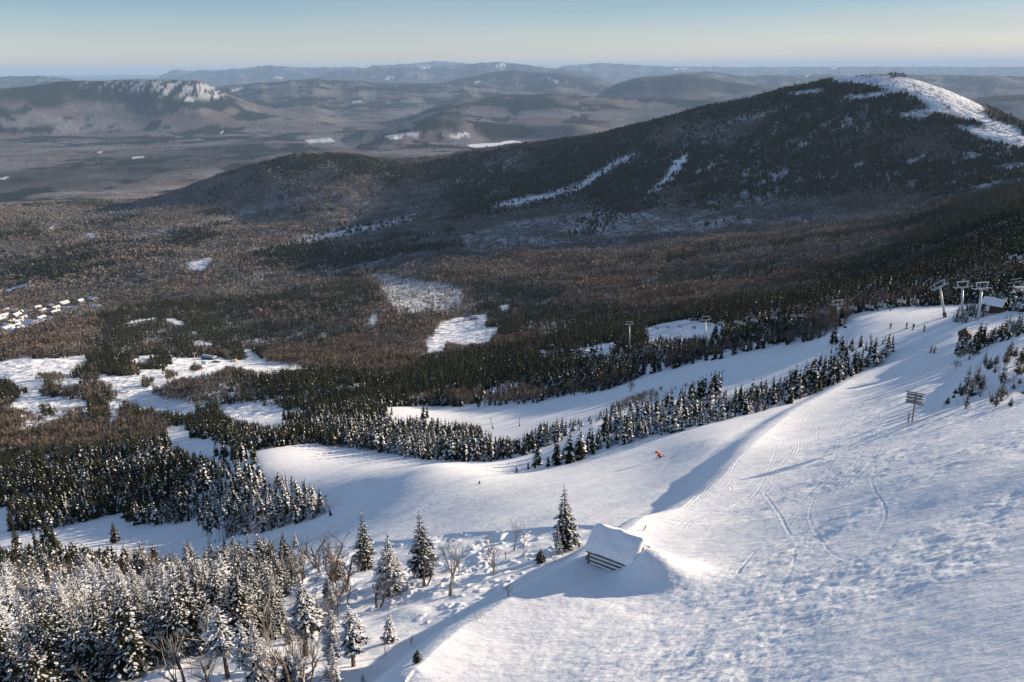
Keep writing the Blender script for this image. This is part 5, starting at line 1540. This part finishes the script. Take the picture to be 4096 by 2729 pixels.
TINY = [(82, 892.5, 'jacket_black', 'tiny dark skier between the islands of trees at far left'), (328, 892, 'jacket_navy', 'tiny navy skier below the small round island of trees'), (306, 906, 'jacket_orange', 'tiny orange clad skier on the wide left piste'), (425, 853.5, 'jacket_black', 'tiny dark skier left of the blue lift station'),
 (447, 856, 'jacket_olive', 'tiny olive clad skier below the blue lift station'), (475, 852.4, 'jacket_black', 'lone dark skier below the sheds of the blue lift station'), (464, 857.3, 'jacket_navy', 'left skier of a waiting trio below the blue lift station'), (467, 857.6, 'jacket_red', 'middle skier of a waiting trio below the blue lift station'), (470.5, 857.3, 'jacket_black', 'right skier of a waiting trio below the blue lift station'),
 (1049.5, 738.4, 'jacket_black', 'tiny skier left of the distant hill top lift station'), (1052, 736, 'jacket_navy', 'tiny navy skier close left of the distant lift station'), (1055, 734, 'jacket_red', 'tiny red clad skier close left of the distant lift station'), (1061, 746, 'jacket_black', 'tiny skier on the snow below the distant lift station'), (1040.7, 752.6, 'jacket_black', 'tiny skier leading down the middle of the distant clearing'), (324, 853, 'jacket_red', 'tiny red skier beside the long band of trees at left')]
for (px, py, jc, lb) in TINY:
    person('person', at(px, py), random.uniform(2.6, 4), random.choice(('ride', 'stand')), jc, 'trousers_black', lb, 'skiers far down the hill', poles=False, scale=1.1)


# ---- chairlift: towers, ropes, chairs
def tower(base, head, adir, label, group, arm=1.75, pad=False, pole='galvanised', rail=True):
    base, head = Vector(base), Vector(head); v = head - base; H = v.length; up = v.normalized()
    ax = (adir - up * adir.dot(up)).normalized(); fy = up.cross(ax)
    M = Matrix((ax, fy, up)).transposed()
    o = empty('lift_tower', base, 0, label, 'lift tower', group); o.rotation_euler = M.to_euler()
    MB().bar((0, 0, -.5), (0, 0, H), .30, 14, .24).build('pole', MT[pole], o, True)
    MB().box((0, 0, H), (2 * arm + .3, .40, .40)).box((0, 0, H - .3), (.5, .3, .4)).build('crossarm', MT['galvanised'], o)
    for s_ in (-1, 1):
        b = MB()
        for q in range(5): b.bar((s_ * arm - .05, -.8 + q * .4, H + .02), (s_ * arm + .05, -.8 + q * .4, H + .02), .16, 10)
        b.box((s_ * arm * .98, 0, H - .06), (.10, 1.9, .14)); b.build('sheave_train', MT['black_steel'], o)
        b = MB(); x = s_ * arm
        b.bar((x, -.75, H + .2), (x + s_ * .55, -.75, H + .2), .03, 5).bar((x + s_ * .55, -.75, H + .2), (x + s_ * .55, .75, H + .2), .03, 5).bar((x + s_ * .55, -.75, H + .8), (x + s_ * .55, .75, H + .8), .03, 5)
        b.bar((x + s_ * .55, -.75, H), (x + s_ * .55, -.75, H + .8), .03, 5).bar((x + s_ * .55, .75, H), (x + s_ * .55, .75, H + .8), .03, 5).box((x + s_ * .4, 0, H + .05), (.4, 1.6, .04))
        b.build('catwalk', MT['galvanised'], o)
    b = MB(); w0, w1 = arm * .72, arm * 1.02
    for y in (0,):
        b.bar((-w0, y, H + .1), (-w1, y, H + 1.55), .14, 6).bar((w0, y, H + .1), (w1, y, H + 1.55), .14, 6).bar((-w1 - .12, y, H + 1.55), (w1 + .12, y, H + 1.55), .15, 6)
    b.build('lifting_frame', MT['galvanised'], o)
    b = MB()
    for q in range(int(H / .35)): b.bar((-.18, .33, .6 + q * .35), (.18, .33, .6 + q * .35), .018, 4)
    b.bar((-.18, .33, .5), (-.18, .33, H), .02, 4).bar((.18, .33, .5), (.18, .33, H), .02, 4); b.build('ladder', MT['galvanised'], o)
    if pad:
        MB().bar((0, 0, -.3), (0, 0, 1.35), .52, 12, .46).build('base_pad', MT['navy_pad'], o)
        MB().bar((-.45, -.35, -.2), (-.45, -.35, .9), .28, 8, .05).build('safety_cone', MT['orange_plastic'], o)
    return o, head, ax, fy, up


def ray_at(px, py, d): return Vector(rays(px, py)) * d


LINE = [ # head px, py, distance, base px
 (2256, 664, 226, 2256), (2212, 661, 243, 2215), (2160, 660, 264, 2171.5), (1926, 701, 285, 1928.5), (1621.5, 736, 345, 1624), (1446.5, 746, 455, 1448)]
heads = [ray_at(p[0], p[1], p[2]) for p in LINE]
NAMES = ['nearest the top station, just left of the log hut', 'in the middle of three at the top of the piste', 'with a navy padded foot, leftmost of three by the upper piste', 'rising from trees beside the piste fork', 'standing against the small snow patch behind the trees', 'just left of the snow patch behind the trees']
tinfo = []
for k, (hp, (px, py, d, bx)) in enumerate(zip(heads, LINE)):
    dirv = (heads[min(k + 1, 5)] - heads[max(k - 1, 0)]); dirv.z = 0; dirv.normalize()
    ad = Vector((0.97, 0.25, 0)) if k < 4 else Vector((.95, .3, 0))
    if k == 2: bs = at(2171.5, 729, 0); hp = ray_at(px, py, bs.length * .985)
    elif k == 1: bs = ray_at(2215, 703, d); bs.z = float(grid_lookup(Z, bs.x, bs.y))
    else:
        bs = ray_at(bx, py + 26, d); bs.z = float(grid_lookup(Z, bs.x, bs.y))
    heads[k] = hp
    t = tower(bs, hp, ad, 'pale lift tower ' + NAMES[k], 'towers of the near chairlift', 1.75, k == 2)
    tinfo.append(t)


def rope(pts, r, label, nm='haul_rope'):
    T = Tri(); P = []
    for a, b in zip(pts[:-1], pts[1:]):
        for q in range(8):
            u = q / 8; p = a.lerp(b, u); p.z -= (b - a).length * .02 * 4 * u * (1 - u); P.append(p)
    P.append(pts[-1]); tube(T, P, [r] * len(P), (.03, .03, .03), 4)
    me = T.mesh(nm, M_ind); return tag(link(nm, me), label, 'rope'), P


def off(k, s): return tinfo[k][1] + tinfo[k][2] * 1.75 * s
endL = ray_at(1330, 775, 620)
term = ray_at(2352, 690, 258)
r1, PL = rope([term + Vector((-1.2, 0, 2.4))] + [off(k, -1) for k in (2, 3, 4, 5)] + [endL], .05, 'thin steel haul rope on the left side of the lift towers')
r2, PR = rope([term + Vector((1.2, 1, 2.4))] + [off(k, 1) for k in (2, 3, 4, 5)] + [endL + Vector((3.4, 1, 0))], .05, 'thin steel haul rope on the right side of the lift towers')


def chair_proto():
    o = empty('lift_chair', (0, 0, 0))
    MB().bar((0, 0, 0), (0, 0, -.5), .07, 6).bar((0, 0, -.5), (0, .35, -1.3), .07, 6).bar((-1.15, .35, -1.3), (1.15, .35, -1.3), .075, 6).build('hanger', MT['galvanised'], o)
    b = MB()
    for x in (-1.15, 1.15): b.bar((x, .35, -1.3), (x, .22, -2.25), .07, 6).bar((x, .22, -2.25), (x, -.35, -2.28), .07, 6)
    b.build('side_frame', MT['galvanised'], o)
    MB().box((0, -.05, -2.25), (2.2, .5, .09)).build('seat', MT['black_steel'], o)
    b = MB()
    for z in (-1.65, -1.85, -2.05): b.box((0, .30, z), (2.2, .04, .11))
    b.build('backrest', MT['galvanised'], o)
    MB().bar((-1.1, .2, -1.7), (-1.1, -.5, -1.95), .025, 5).bar((1.1, .2, -1.7), (1.1, -.5, -1.95), .025, 5).bar((-1.1, -.5, -1.95), (1.1, -.5, -1.95), .025, 5).bar((0, -.5, -1.95), (0, -.55, -2.7), .02, 5).bar((-.9, -.55, -2.7), (.9, -.55, -2.7), .025, 5).build('safety_bar', MT['galvanised'], o)
    return o


CH = [(1568.2 + x / 3, 522.7 + y / 3) for x, y in ((985, 562), (1105, 538), (1178, 533), (1295, 520), (1380, 510), (1515, 485), (1605, 478), (770, 590), (830, 585), (632, 600), (497, 622), (410, 640), (380, 635))] + \
     [((2400 + x / 2.354) / 1.7408, (1200 + y / 2.354) / 1.7408) for x, y in ((445, 250), (540, 240), (645, 232), (757, 225), (885, 232), (1030, 205), (1137, 195), (2285, 60))]
dpx = [1300, 1446, 1622, 1926, 2160, 2353]; dds = [640, 455, 345, 285, 264, 258]
proto = chair_proto(); first = True
WHO = {6: [('jacket_red', -.45), ('jacket_navy', .25)], 4: [('jacket_teal', -.55), ('jacket_teal', .35)], 0: [('jacket_teal', 0)], 17: [('jacket_red', .5)]}
for k, (px, py) in enumerate(CH):
    d = float(np.interp(px, dpx, dds)) + (4 if k % 2 else 0)
    P = ray_at(px, py - 8 * 275 / d * .5, d)
    o = proto if first else copy_tree(proto); first = False
    o.location = P; yaw = math.radians(-40 if px > 1900 else -30) + (math.pi if k in (1, 3, 8, 11) else 0); o.rotation_euler = (0, 0, yaw)
    wh = WHO.get(k); rank = 'empty grey quad chair '
    place = {0: 'left of the tower by the piste fork', 1: 'just right of the tower by the piste fork', 2: 'second right of the tower by the piste fork', 3: 'hanging low over the wood left of the teal riders', 4: 'beside the upper piste', 5: 'between the teal riders and the red rider', 6: 'nearest the top of the piste', 7: 'left of a close pair over the dark wood', 8: 'right of a close pair over the dark wood',
             9: 'alone against the dark wood', 10: 'second from the snow patch over the dark wood', 11: 'right of a touching pair beside the snow patch', 12: 'left of a touching pair beside the snow patch', 13: 'leftmost over the small snow patch', 14: 'second from left over the small snow patch', 15: 'third from left over the small snow patch', 16: 'fourth from left over the small snow patch', 17: 'near the tower on the small snow patch', 18: 'right beside the tower on the small snow patch', 19: 'first in the dark right of the small snow patch', 20: 'behind the head of the tower by the piste fork'}[k]
    tag(o, (('quad chair carrying riders ' if wh else rank) + place), 'lift chair', 'chairs on the near chairlift')
    for q, (jc, x) in enumerate(wh or []):
        M = Matrix.Rotation(yaw, 4, 'Z'); pp = P + M @ Vector((x, -.02, -2.16))
        person('person', pp, yaw - math.pi / 2, 'sit', jc, 'trousers_black', jc.split('_')[1] + ' clad ' + ('left' if q == 0 else 'right') + ' rider on the chair ' + place, 'riders on the chairlift', poles=False)

FT = [((266.5, 824.3), (269.4, 837), 'third from left beside the long band of trees'), ((387.5, 810.5), (389.5, 819), 'above the band of trees left of the blue station'), ((446, 813.5), (449, 831), 'close left of the blue lift station'), ((160, 843.7), (166, 869.5), 'tall pale one behind the brown island of trees'), ((75, 855.4), (77.5, 866), 'small one at the far left pistes')]
for (h_, b_, lb) in FT:
    bs = at(*b_); hd = ray_at(h_[0], h_[1], bs.length)
    tower(bs, hd, Vector((.9, -.4, 0)), 'distant lift tower, ' + lb, 'towers of the lower chairlift', 1.9)
for (h_, b_, lb) in [((1084, 733), (1085, 744), 'first below the distant hill top station'), ((1093, 741), (1094, 750), 'second below the distant hill top station'), ((1118, 758), (1118.5, 769.5), 'third below the distant hill top station')]:
    bs = at(*b_); hd = ray_at(h_[0], h_[1], bs.length)
    tower(bs, hd, Vector((1, .1, 0)), 'distant lift tower, ' + lb, 'towers of the distant chairlift', 1.9, pole='black_steel')
for k, (x, y) in enumerate(((1155, 385), (1185, 403), (1210, 430), (1250, 453), (1285, 473), (1318, 488), (1222, 398), (1257, 420), (1292, 441), (1390, 538), (1410, 503))):
    px, py = (1600 + x / 3.923) / 1.7408, (1200 + y / 3.923) / 1.7408; gg = at(px, py)
    o = copy_tree(proto); o.location = gg + Vector((0, 0, 5.5)); o.rotation_euler = (0, 0, -.6)
    tag(o, 'tiny dark chair hanging over the distant snowy clearing', 'lift chair', 'chairs over the distant clearing')

# ---- huts and stations
def log_hut(name, g, ang, L, W, H, Ri, wall, label, cat, snow=True):
    o = empty(name, g, ang, label, cat)
    b = MB(); n = int(H / .25)
    for k in range(n):
        z = .1 + k * .25; j = .10 if k % 2 else 0
        b.bar((-.15 - j, 0, z), (L + .15, 0, z), .125, 8).bar((-.15, W, z), (L + .15, W, z), .125, 8).bar((0, -.15, z + .02), (0, W + .15, z + .02), .12, 8).bar((L, -.15 + j, z + .02), (L, W + .15, z + .02), .12, 8)
    for x in (0, L): b.hull([(x - .06, 0, H - .1), (x - .06, W, H - .1), (x - .06, W / 2, H + Ri - .05)], [(x + .06, 0, H - .1), (x + .06, W, H - .1), (x + .06, W / 2, H + Ri - .05)])
    b.build('log_wall', MT[wall], o, False)
    b = MB(); gable_roof(b, L, W, H + .02, Ri, .45, .10); b.build('roof', MT['dark_log'], o)
    if snow:
        b = MB(); gable_roof(b, L, W, H + .13, Ri, .43, .18, .42); b.build('roof_snow', MT['snow_cap'], o)
    return o


g = at(2297.8, 719.8, -.15)
ax = Vector((-.66, .75, 0)); hut = log_hut('lift_hut', g + ax * 4.2, math.atan2(-.75, .66), 4.2, 2.9, 1.95, 1.15, 'dark_log', 'dark log hut with a snow covered gable roof beside the top station', 'hut')
MB().box((1.2, -.14, 1.0), (.9, .08, 1.9)).build('door', MT['white_paint'], hut)
for y in (.8, 2.4): wq = MB().box((4.34, y * .85, 1.15), (.08, .9, 1.1)).build('window', MT['green_trim'], hut); MB().box((4.39, y * .85, 1.15), (.04, .66, .86)).build('pane', MT['window_glass'], wq)
g = at(2203.5, 787, -.15)
sh = log_hut('tool_hut', g, math.radians(-28), 1.9, 1.9, 2.0, .75, 'brown_log', 'small brown plank hut half hidden by a spruce clump', 'hut', False)
sh.rotation_euler = (0, 0, math.radians(62)); sh.location = g + Vector((1.7, -.9, 0))
MB().box((-.14, .95, .9), (.06, .8, 1.7)).build('door', MT['weathered_wood'], sh)
g = at(2276, 721, .1)
sl = empty('rescue_sled', g, math.radians(-25), 'red rescue sled lying on the snow below the log hut', 'sled')
MB().hull([(-.9, -.3, 0), (.8, -.3, 0), (1.1, -.2, .35), (-.9, -.3, .32)], [(-.9, .3, 0), (.8, .3, 0), (1.1, .2, .35), (-.9, .3, .32)]).build('shell', MT['red_plastic'], sl)
MB().bar((1.0, -.2, .3), (1.9, -.15, .7), .025, 5).bar((1.0, .2, .3), (1.9, .15, .7), .025, 5).build('handle', MT['galvanised'], sl)
MB().box((-.05, 0, .36), (1.3, .5, .16)).build('cover', MT['red_plastic'], sl)

# top station at the right edge of the picture
g = ray_at(2352, 703, 256); g.z = float(grid_lookup(Z, g.x, g.y))
tm = empty('lift_terminal', g, math.radians(8), 'chairlift top station with a white bullwheel and dark housing at the right edge', 'lift station')
MB().box((-2.2, .4, 1.4), (1.5, 1.6, 2.8)).box((-2.2, .4, 2.9), (1.7, 1.8, .2)).build('drive_housing', MT['black_steel'], tm)
b = MB().torus((.6, 0, 3.0), 1.7, .10, 28, 6)
for k in range(6): b.bar((.6, 0, 3.0), (.6 + 1.7 * math.cos(k * 1.047), 1.7 * math.sin(k * 1.047), 3.0), .05, 5)
b.build('bullwheel', MT['white_paint'], tm)
b = MB()
for y in (-.5, .5): b.bar((-4.2, y, 4.3), (4.5, y, 3.6), .14, 6)
for k in range(5): b.bar((-3.2 + k * 1.5, -.5, 4.25 - k * .12), (-3.2 + k * 1.5, .5, 4.25 - k * .12), .08, 5)
b.bar((-4.5, 1.6, 4.9), (-.5, 1.9, 5.3), .08, 5).bar((-3.4, 2.4, 5.6), (.2, 2.7, 5.9), .08, 5).build('overhead_beam', MT['white_paint'], tm)
b = MB().bar((.6, 0, -.4), (.6, 0, 3.8), .3, 10).bar((3.4, .5, -.4), (2.6, .4, 3.6), .12, 6).bar((3.4, -.5, -.4), (2.6, -.4, 3.6), .12, 6).bar((.8, .9, .4), (3.2, -.9, 1.8), .05, 5).bar((.8, -.9, 1.8), (3.2, .9, .4), .05, 5)
b.build('support_mast', MT['galvanised'], tm)
MB().bar((-1.0, -1.2, .5), (5, -2, 1.0), .06, 5).bar((-1.0, -1.2, .1), (5, -2, .5), .06, 5).build('guard_rail', MT['black_steel'], tm)


def snow_gun(px, py, ptx, pty, label, blue=False, group='snow guns beside the pistes'):
    bs = at(px, py, -.1); hd = ray_at(ptx, pty, bs.length * .995); v = hd - bs
    o = empty('snow_gun', bs, 0, label, 'snow gun', group)
    MB().bar((0, 0, 0), v, .09 if not blue else .12, 8, .06).build('mast', MT['blue_paint' if blue else 'black_steel'], o)
    MB().bar((0, 0, -.1), v * .24, .42, 10, .14).build('base_pad', MT['navy_pad'], o)
    w_ = v.normalized(); side = Vector((1, .2, 0))
    MB().bar(v * .97, v * .97 + side * .5 + w_ * .25, .10, 8, .14).bar(v * .8, v * .8 + side * .35, .05, 6).build('nozzle', MT['black_steel'], o)
    MB().bar(v * .2, v * .42 + side * .5, .03, 5).bar(v * .42 + side * .5, v * .55 + side * .08, .03, 5).build('hose', MT['black_steel'], o)
    return o


snow_gun(516, 1252, 509, 1214, 'snow gun with a navy base in front of the white snow horns')
snow_gun(761, 1185, 745, 1141, 'leaning black snow gun at the tip of the wooded clump')
snow_gun(1194, 980, 1192.5, 962, 'blue snow gun standing at the edge of the middle piste', True)
snow_gun(1659, 875, 1660.5, 853, 'pale snow gun beside the short row of spruces', False)
snow_gun(1133, 985, 1126, 962, 'thin mast beside the middle piste', False)

# trees swallowed by gun snow
for (px, py, tx2, ty2, w_, lb) in [(507, 1243, 491, 1214, 15, 'left of two white horns of gun snow leaning left'), (515, 1240, 510, 1212, 13, 'right of two white horns of gun snow behind the snow gun'), (478, 1248, 476, 1234, 12, 'rounded white snow mound left of the snow gun'), (492, 1247, 490, 1237, 11, 'small white snow mound close to the snow gun'), (466, 1228, 462, 1206, 8, 'white plastered sapling at the left end of the clump'), (474, 1236, 470, 1219, 8, 'second white plastered sapling by the snow mounds')]:
    bs = at(px, py, -.3); hd = ray_at(tx2, ty2, bs.length * .998); K = bs.length / FPX
    b = MB(); rgs = []
    for i in range(9):
        u = i / 8; p = bs.lerp(hd, u); r = w_ * K * .5 * (1.05 - .1 * u) * (math.sqrt(max(0, 1 - ((u - .45) / .56) ** 2)) if u > .45 else 1) + .01
        ring = []
        for k in range(14):
            a = k * 6.2832 / 14; q = 1 + .28 * (float(vnoise(np.array(k * .9 + px), np.array(u * 5.0), 7)) - .5)
            ring.append(b.bm.verts.new((p.x - bs.x + r * q * math.cos(a), p.y - bs.y + r * q * math.sin(a), p.z - bs.z)))
        rgs.append(ring)
    for i in range(8):
        for k in range(14): b.bm.faces.new((rgs[i][k], rgs[i][(k + 1) % 14], rgs[i + 1][(k + 1) % 14], rgs[i + 1][k]))
    b.bm.faces.new(rgs[-1]); ob = b.build('snow_mound', MT['snow_cap'], None, True); ob.location = bs
    tag(ob, lb, 'snow mound', 'snow mounds round the snow gun')

# blue mid station
def zb(x, y): return ((780 + x / 6.924) / 1.7408, (1400 + y / 6.924) / 1.7408)
g = at(*zb(170, 262), -.4); ang = math.radians(-24)
ms_ = empty('lift_station', g, ang, 'long blue walled lift station with a pale curved roof by the left pistes', 'lift station')
Ls, Ws = 17.5, 7.0
MB().box((Ls / 2, Ws / 2, 2.6), (Ls, Ws, 3.6)).build('wall', MT['blue_cladding'], ms_)
b = MB(); n = 8
A = [(-.3, -.3 + (Ws + .6) * i / n, 4.3 + 1.1 * math.sin(math.pi * i / n)) for i in range(n + 1)] + [(-.3, Ws + .3, 4.1), (-.3, -.3, 4.1)]
b.hull(A, [(Ls + .3, p[1], p[2]) for p in A]); b.build('roof', MT['roof_metal'], ms_)
for k in range(4): MB().box((2.5 + k * 4, -.05, 3.0), (1.8, .12, .9)).build('window', MT['window_glass'], ms_)
b = MB()
for x in (1, Ls - 1):
    for y in (1, Ws - 1): b.box((x, y, .3), (.6, .6, 2.0))
b.build('footing', MT['galvanised'], ms_)
g = at(*zb(590, 350), -.2); o = empty('timber_ramp', g, math.radians(-20), 'brown timber loading deck in front of the blue lift station', 'deck')
MB().box((0, 0, 1.0), (9, 5, .3)).box((0, -2.4, 1.6), (9, .2, 1.0)).build('deck', MT['brown_log'], o)
b = MB()
for x in (-4, -1, 2, 4): b.bar((x, -2.3, -.5), (x, -2.3, 1), .15, 6).bar((x, 2.3, -.5), (x, 2.3, 1), .15, 6)
b.build('post', MT['weathered_wood'], o); MB().box((6.5, -1.2, .6), (5, 1.6, .25), Matrix.Rotation(.16, 3, 'Y')).build('ramp', MT['weathered_wood'], o)
g = at(*zb(270, 400), -.2); o = empty('service_shed', g, math.radians(-15), 'small white shed with a snowy roof below the blue lift station', 'shed')
MB().box((0, 0, 1.1), (5.5, 3.2, 2.2)).build('wall', MT['white_paint'], o); b = MB(); gable_roof(b, 5.9, 3.6, 2.2, .9, .2, .25); r_ = b.build('roof', MT['snow_cap'], o); r_.location = (-2.95, -1.8, 0)
MB().box((2.8, 0, 1.0), (.1, 1.0, 1.8)).build('door', MT['window_glass'], o)
g = at(*zb(1080, 325), 0); o = empty('snow_groomer', g, math.radians(-8), 'white and yellow snow groomer parked beside the trees', 'snow groomer')
MB().box((0, 0, 1.3), (5.5, 2.6, .9)).build('body', MT['white_paint'], o); MB().hull([(1.2, -1.1, 1.7), (3.0, -1.1, 1.7), (2.5, -1.0, 3.1), (1.4, -1.0, 3.1)], [(1.2, 1.1, 1.7), (3.0, 1.1, 1.7), (2.5, 1.0, 3.1), (1.4, 1.0, 3.1)]).build('cab', MT['yellow_paint'], o)
for y in (-1.7, 1.7): MB().box((0, y, .55), (5.8, .9, 1.1)).build('track', MT['black_steel'], o)
MB().box((3.9, 0, .8), (.4, 4.4, 1.2)).build('blade', MT['yellow_paint'], o); MB().box((-3.6, 0, .6), (1.2, 4.2, .6)).build('tiller', MT['black_steel'], o)
g = at(*zb(110, 552), 0); o = empty('safety_fence', g, math.radians(6), 'short red safety fence on the snow left of the waiting skiers', 'fence')
MB().box((0, 0, .6), (7, .06, .7)).build('netting', MT['red_plastic'], o)
for x in (-3.4, 0, 3.4): MB().bar((x, 0, -.2), (x, 0, 1.1), .05, 6).build('post', MT['red_plastic'], o)

# distant hill top station
def zc(x, y): return ((1600 + x / 3.923) / 1.7408, (1200 + y / 3.923) / 1.7408)
g = at(*zc(1055, 318), -.2); o = empty('lift_station', g, math.radians(-15), 'dark roofed lift station on stilts at the top of the distant clearing', 'lift station')
MB().box((0, 0, 7.2), (9, 13, .5), Matrix.Rotation(.12, 3, 'X')).build('roof', MT['navy_pad'], o)
MB().box((0, 0, 4.2), (7, 8, .5)).build('platform', MT['galvanised'], o)
b = MB()
for x in (-3, 3):
    for y in (-4, 4): b.bar((x, y, -.5), (x, y, 7), .3, 6)
b.build('stilt', MT['galvanised'], o); MB().torus((0, -6.5, 4.4), 2.4, .2, 18, 5).build('bullwheel', MT['galvanised'], o)
MB().box((0, -10, 4.2), (4.2, 9, .5)).build('loading_beam', MT['grey_rail'], o)
for (x, y, mt, lb) in ((1130, 305, 'brown_log', 'small brown hut right beside the distant lift station'), (1185, 302, 'red_plastic', 'small reddish hut, second right of the distant lift station')):
    g = at(*zc(x, y), -.2); o = empty('station_hut', g, math.radians(-12), lb, 'hut', 'huts by the distant lift station')
    MB().box((0, 0, 1.6), (6, 5, 3.2)).build('wall', MT[mt if mt != 'red_plastic' else 'brown_log'], o); b = MB(); gable_roof(b, 6.4, 5.4, 3.2, 1.6, .3, .4); r_ = b.build('roof', MT['snow_cap'], o); r_.location = (-3.2, -2.7, 0)
    MB().box((0, -2.55, 1.2), (1.2, .1, 2.2)).build('door', MT['window_glass'], o)

# ---- houses of the village in the woods
for k, (g, ang, s_) in enumerate(HOUSES):
    o = empty('house', (g[0], g[1], g[2] - .5), ang, HLAB[k], 'house', 'snow roofed houses of the village')
    L, W, H, Ri = 13 * s_, 9 * s_, 5.0, 3.0 * s_
    MB().box((0, 0, H / 2), (L, W, H)).build('wall', MT[('house_wall', 'house_wall_grey', 'house_wall_dark')[k % 3]], o)
    b = MB(); gable_roof(b, L, W, H, Ri, .8, .7); r_ = b.build('roof', MT['snow_cap'], o); r_.location = (-L / 2, -W / 2, 0)
    for q in range(3): MB().box((-L / 3 + q * L / 3, -W / 2 - .05, H * .55), (1.6, .12, 1.5)).build('window', MT['window_glass'], o)

# ---- frozen lake
if LAKE is not None:
    V = [(x, y, LAKEZ) for x, y in LAKE]
    me = bpy.data.meshes.new('frozen_lake'); me.from_pydata(V, [], [list(range(len(V)))]); me.materials.append(MT['snow_cap'])
    tag(link('frozen_lake', me), 'snow covered frozen lake in the valley', kind='structure')
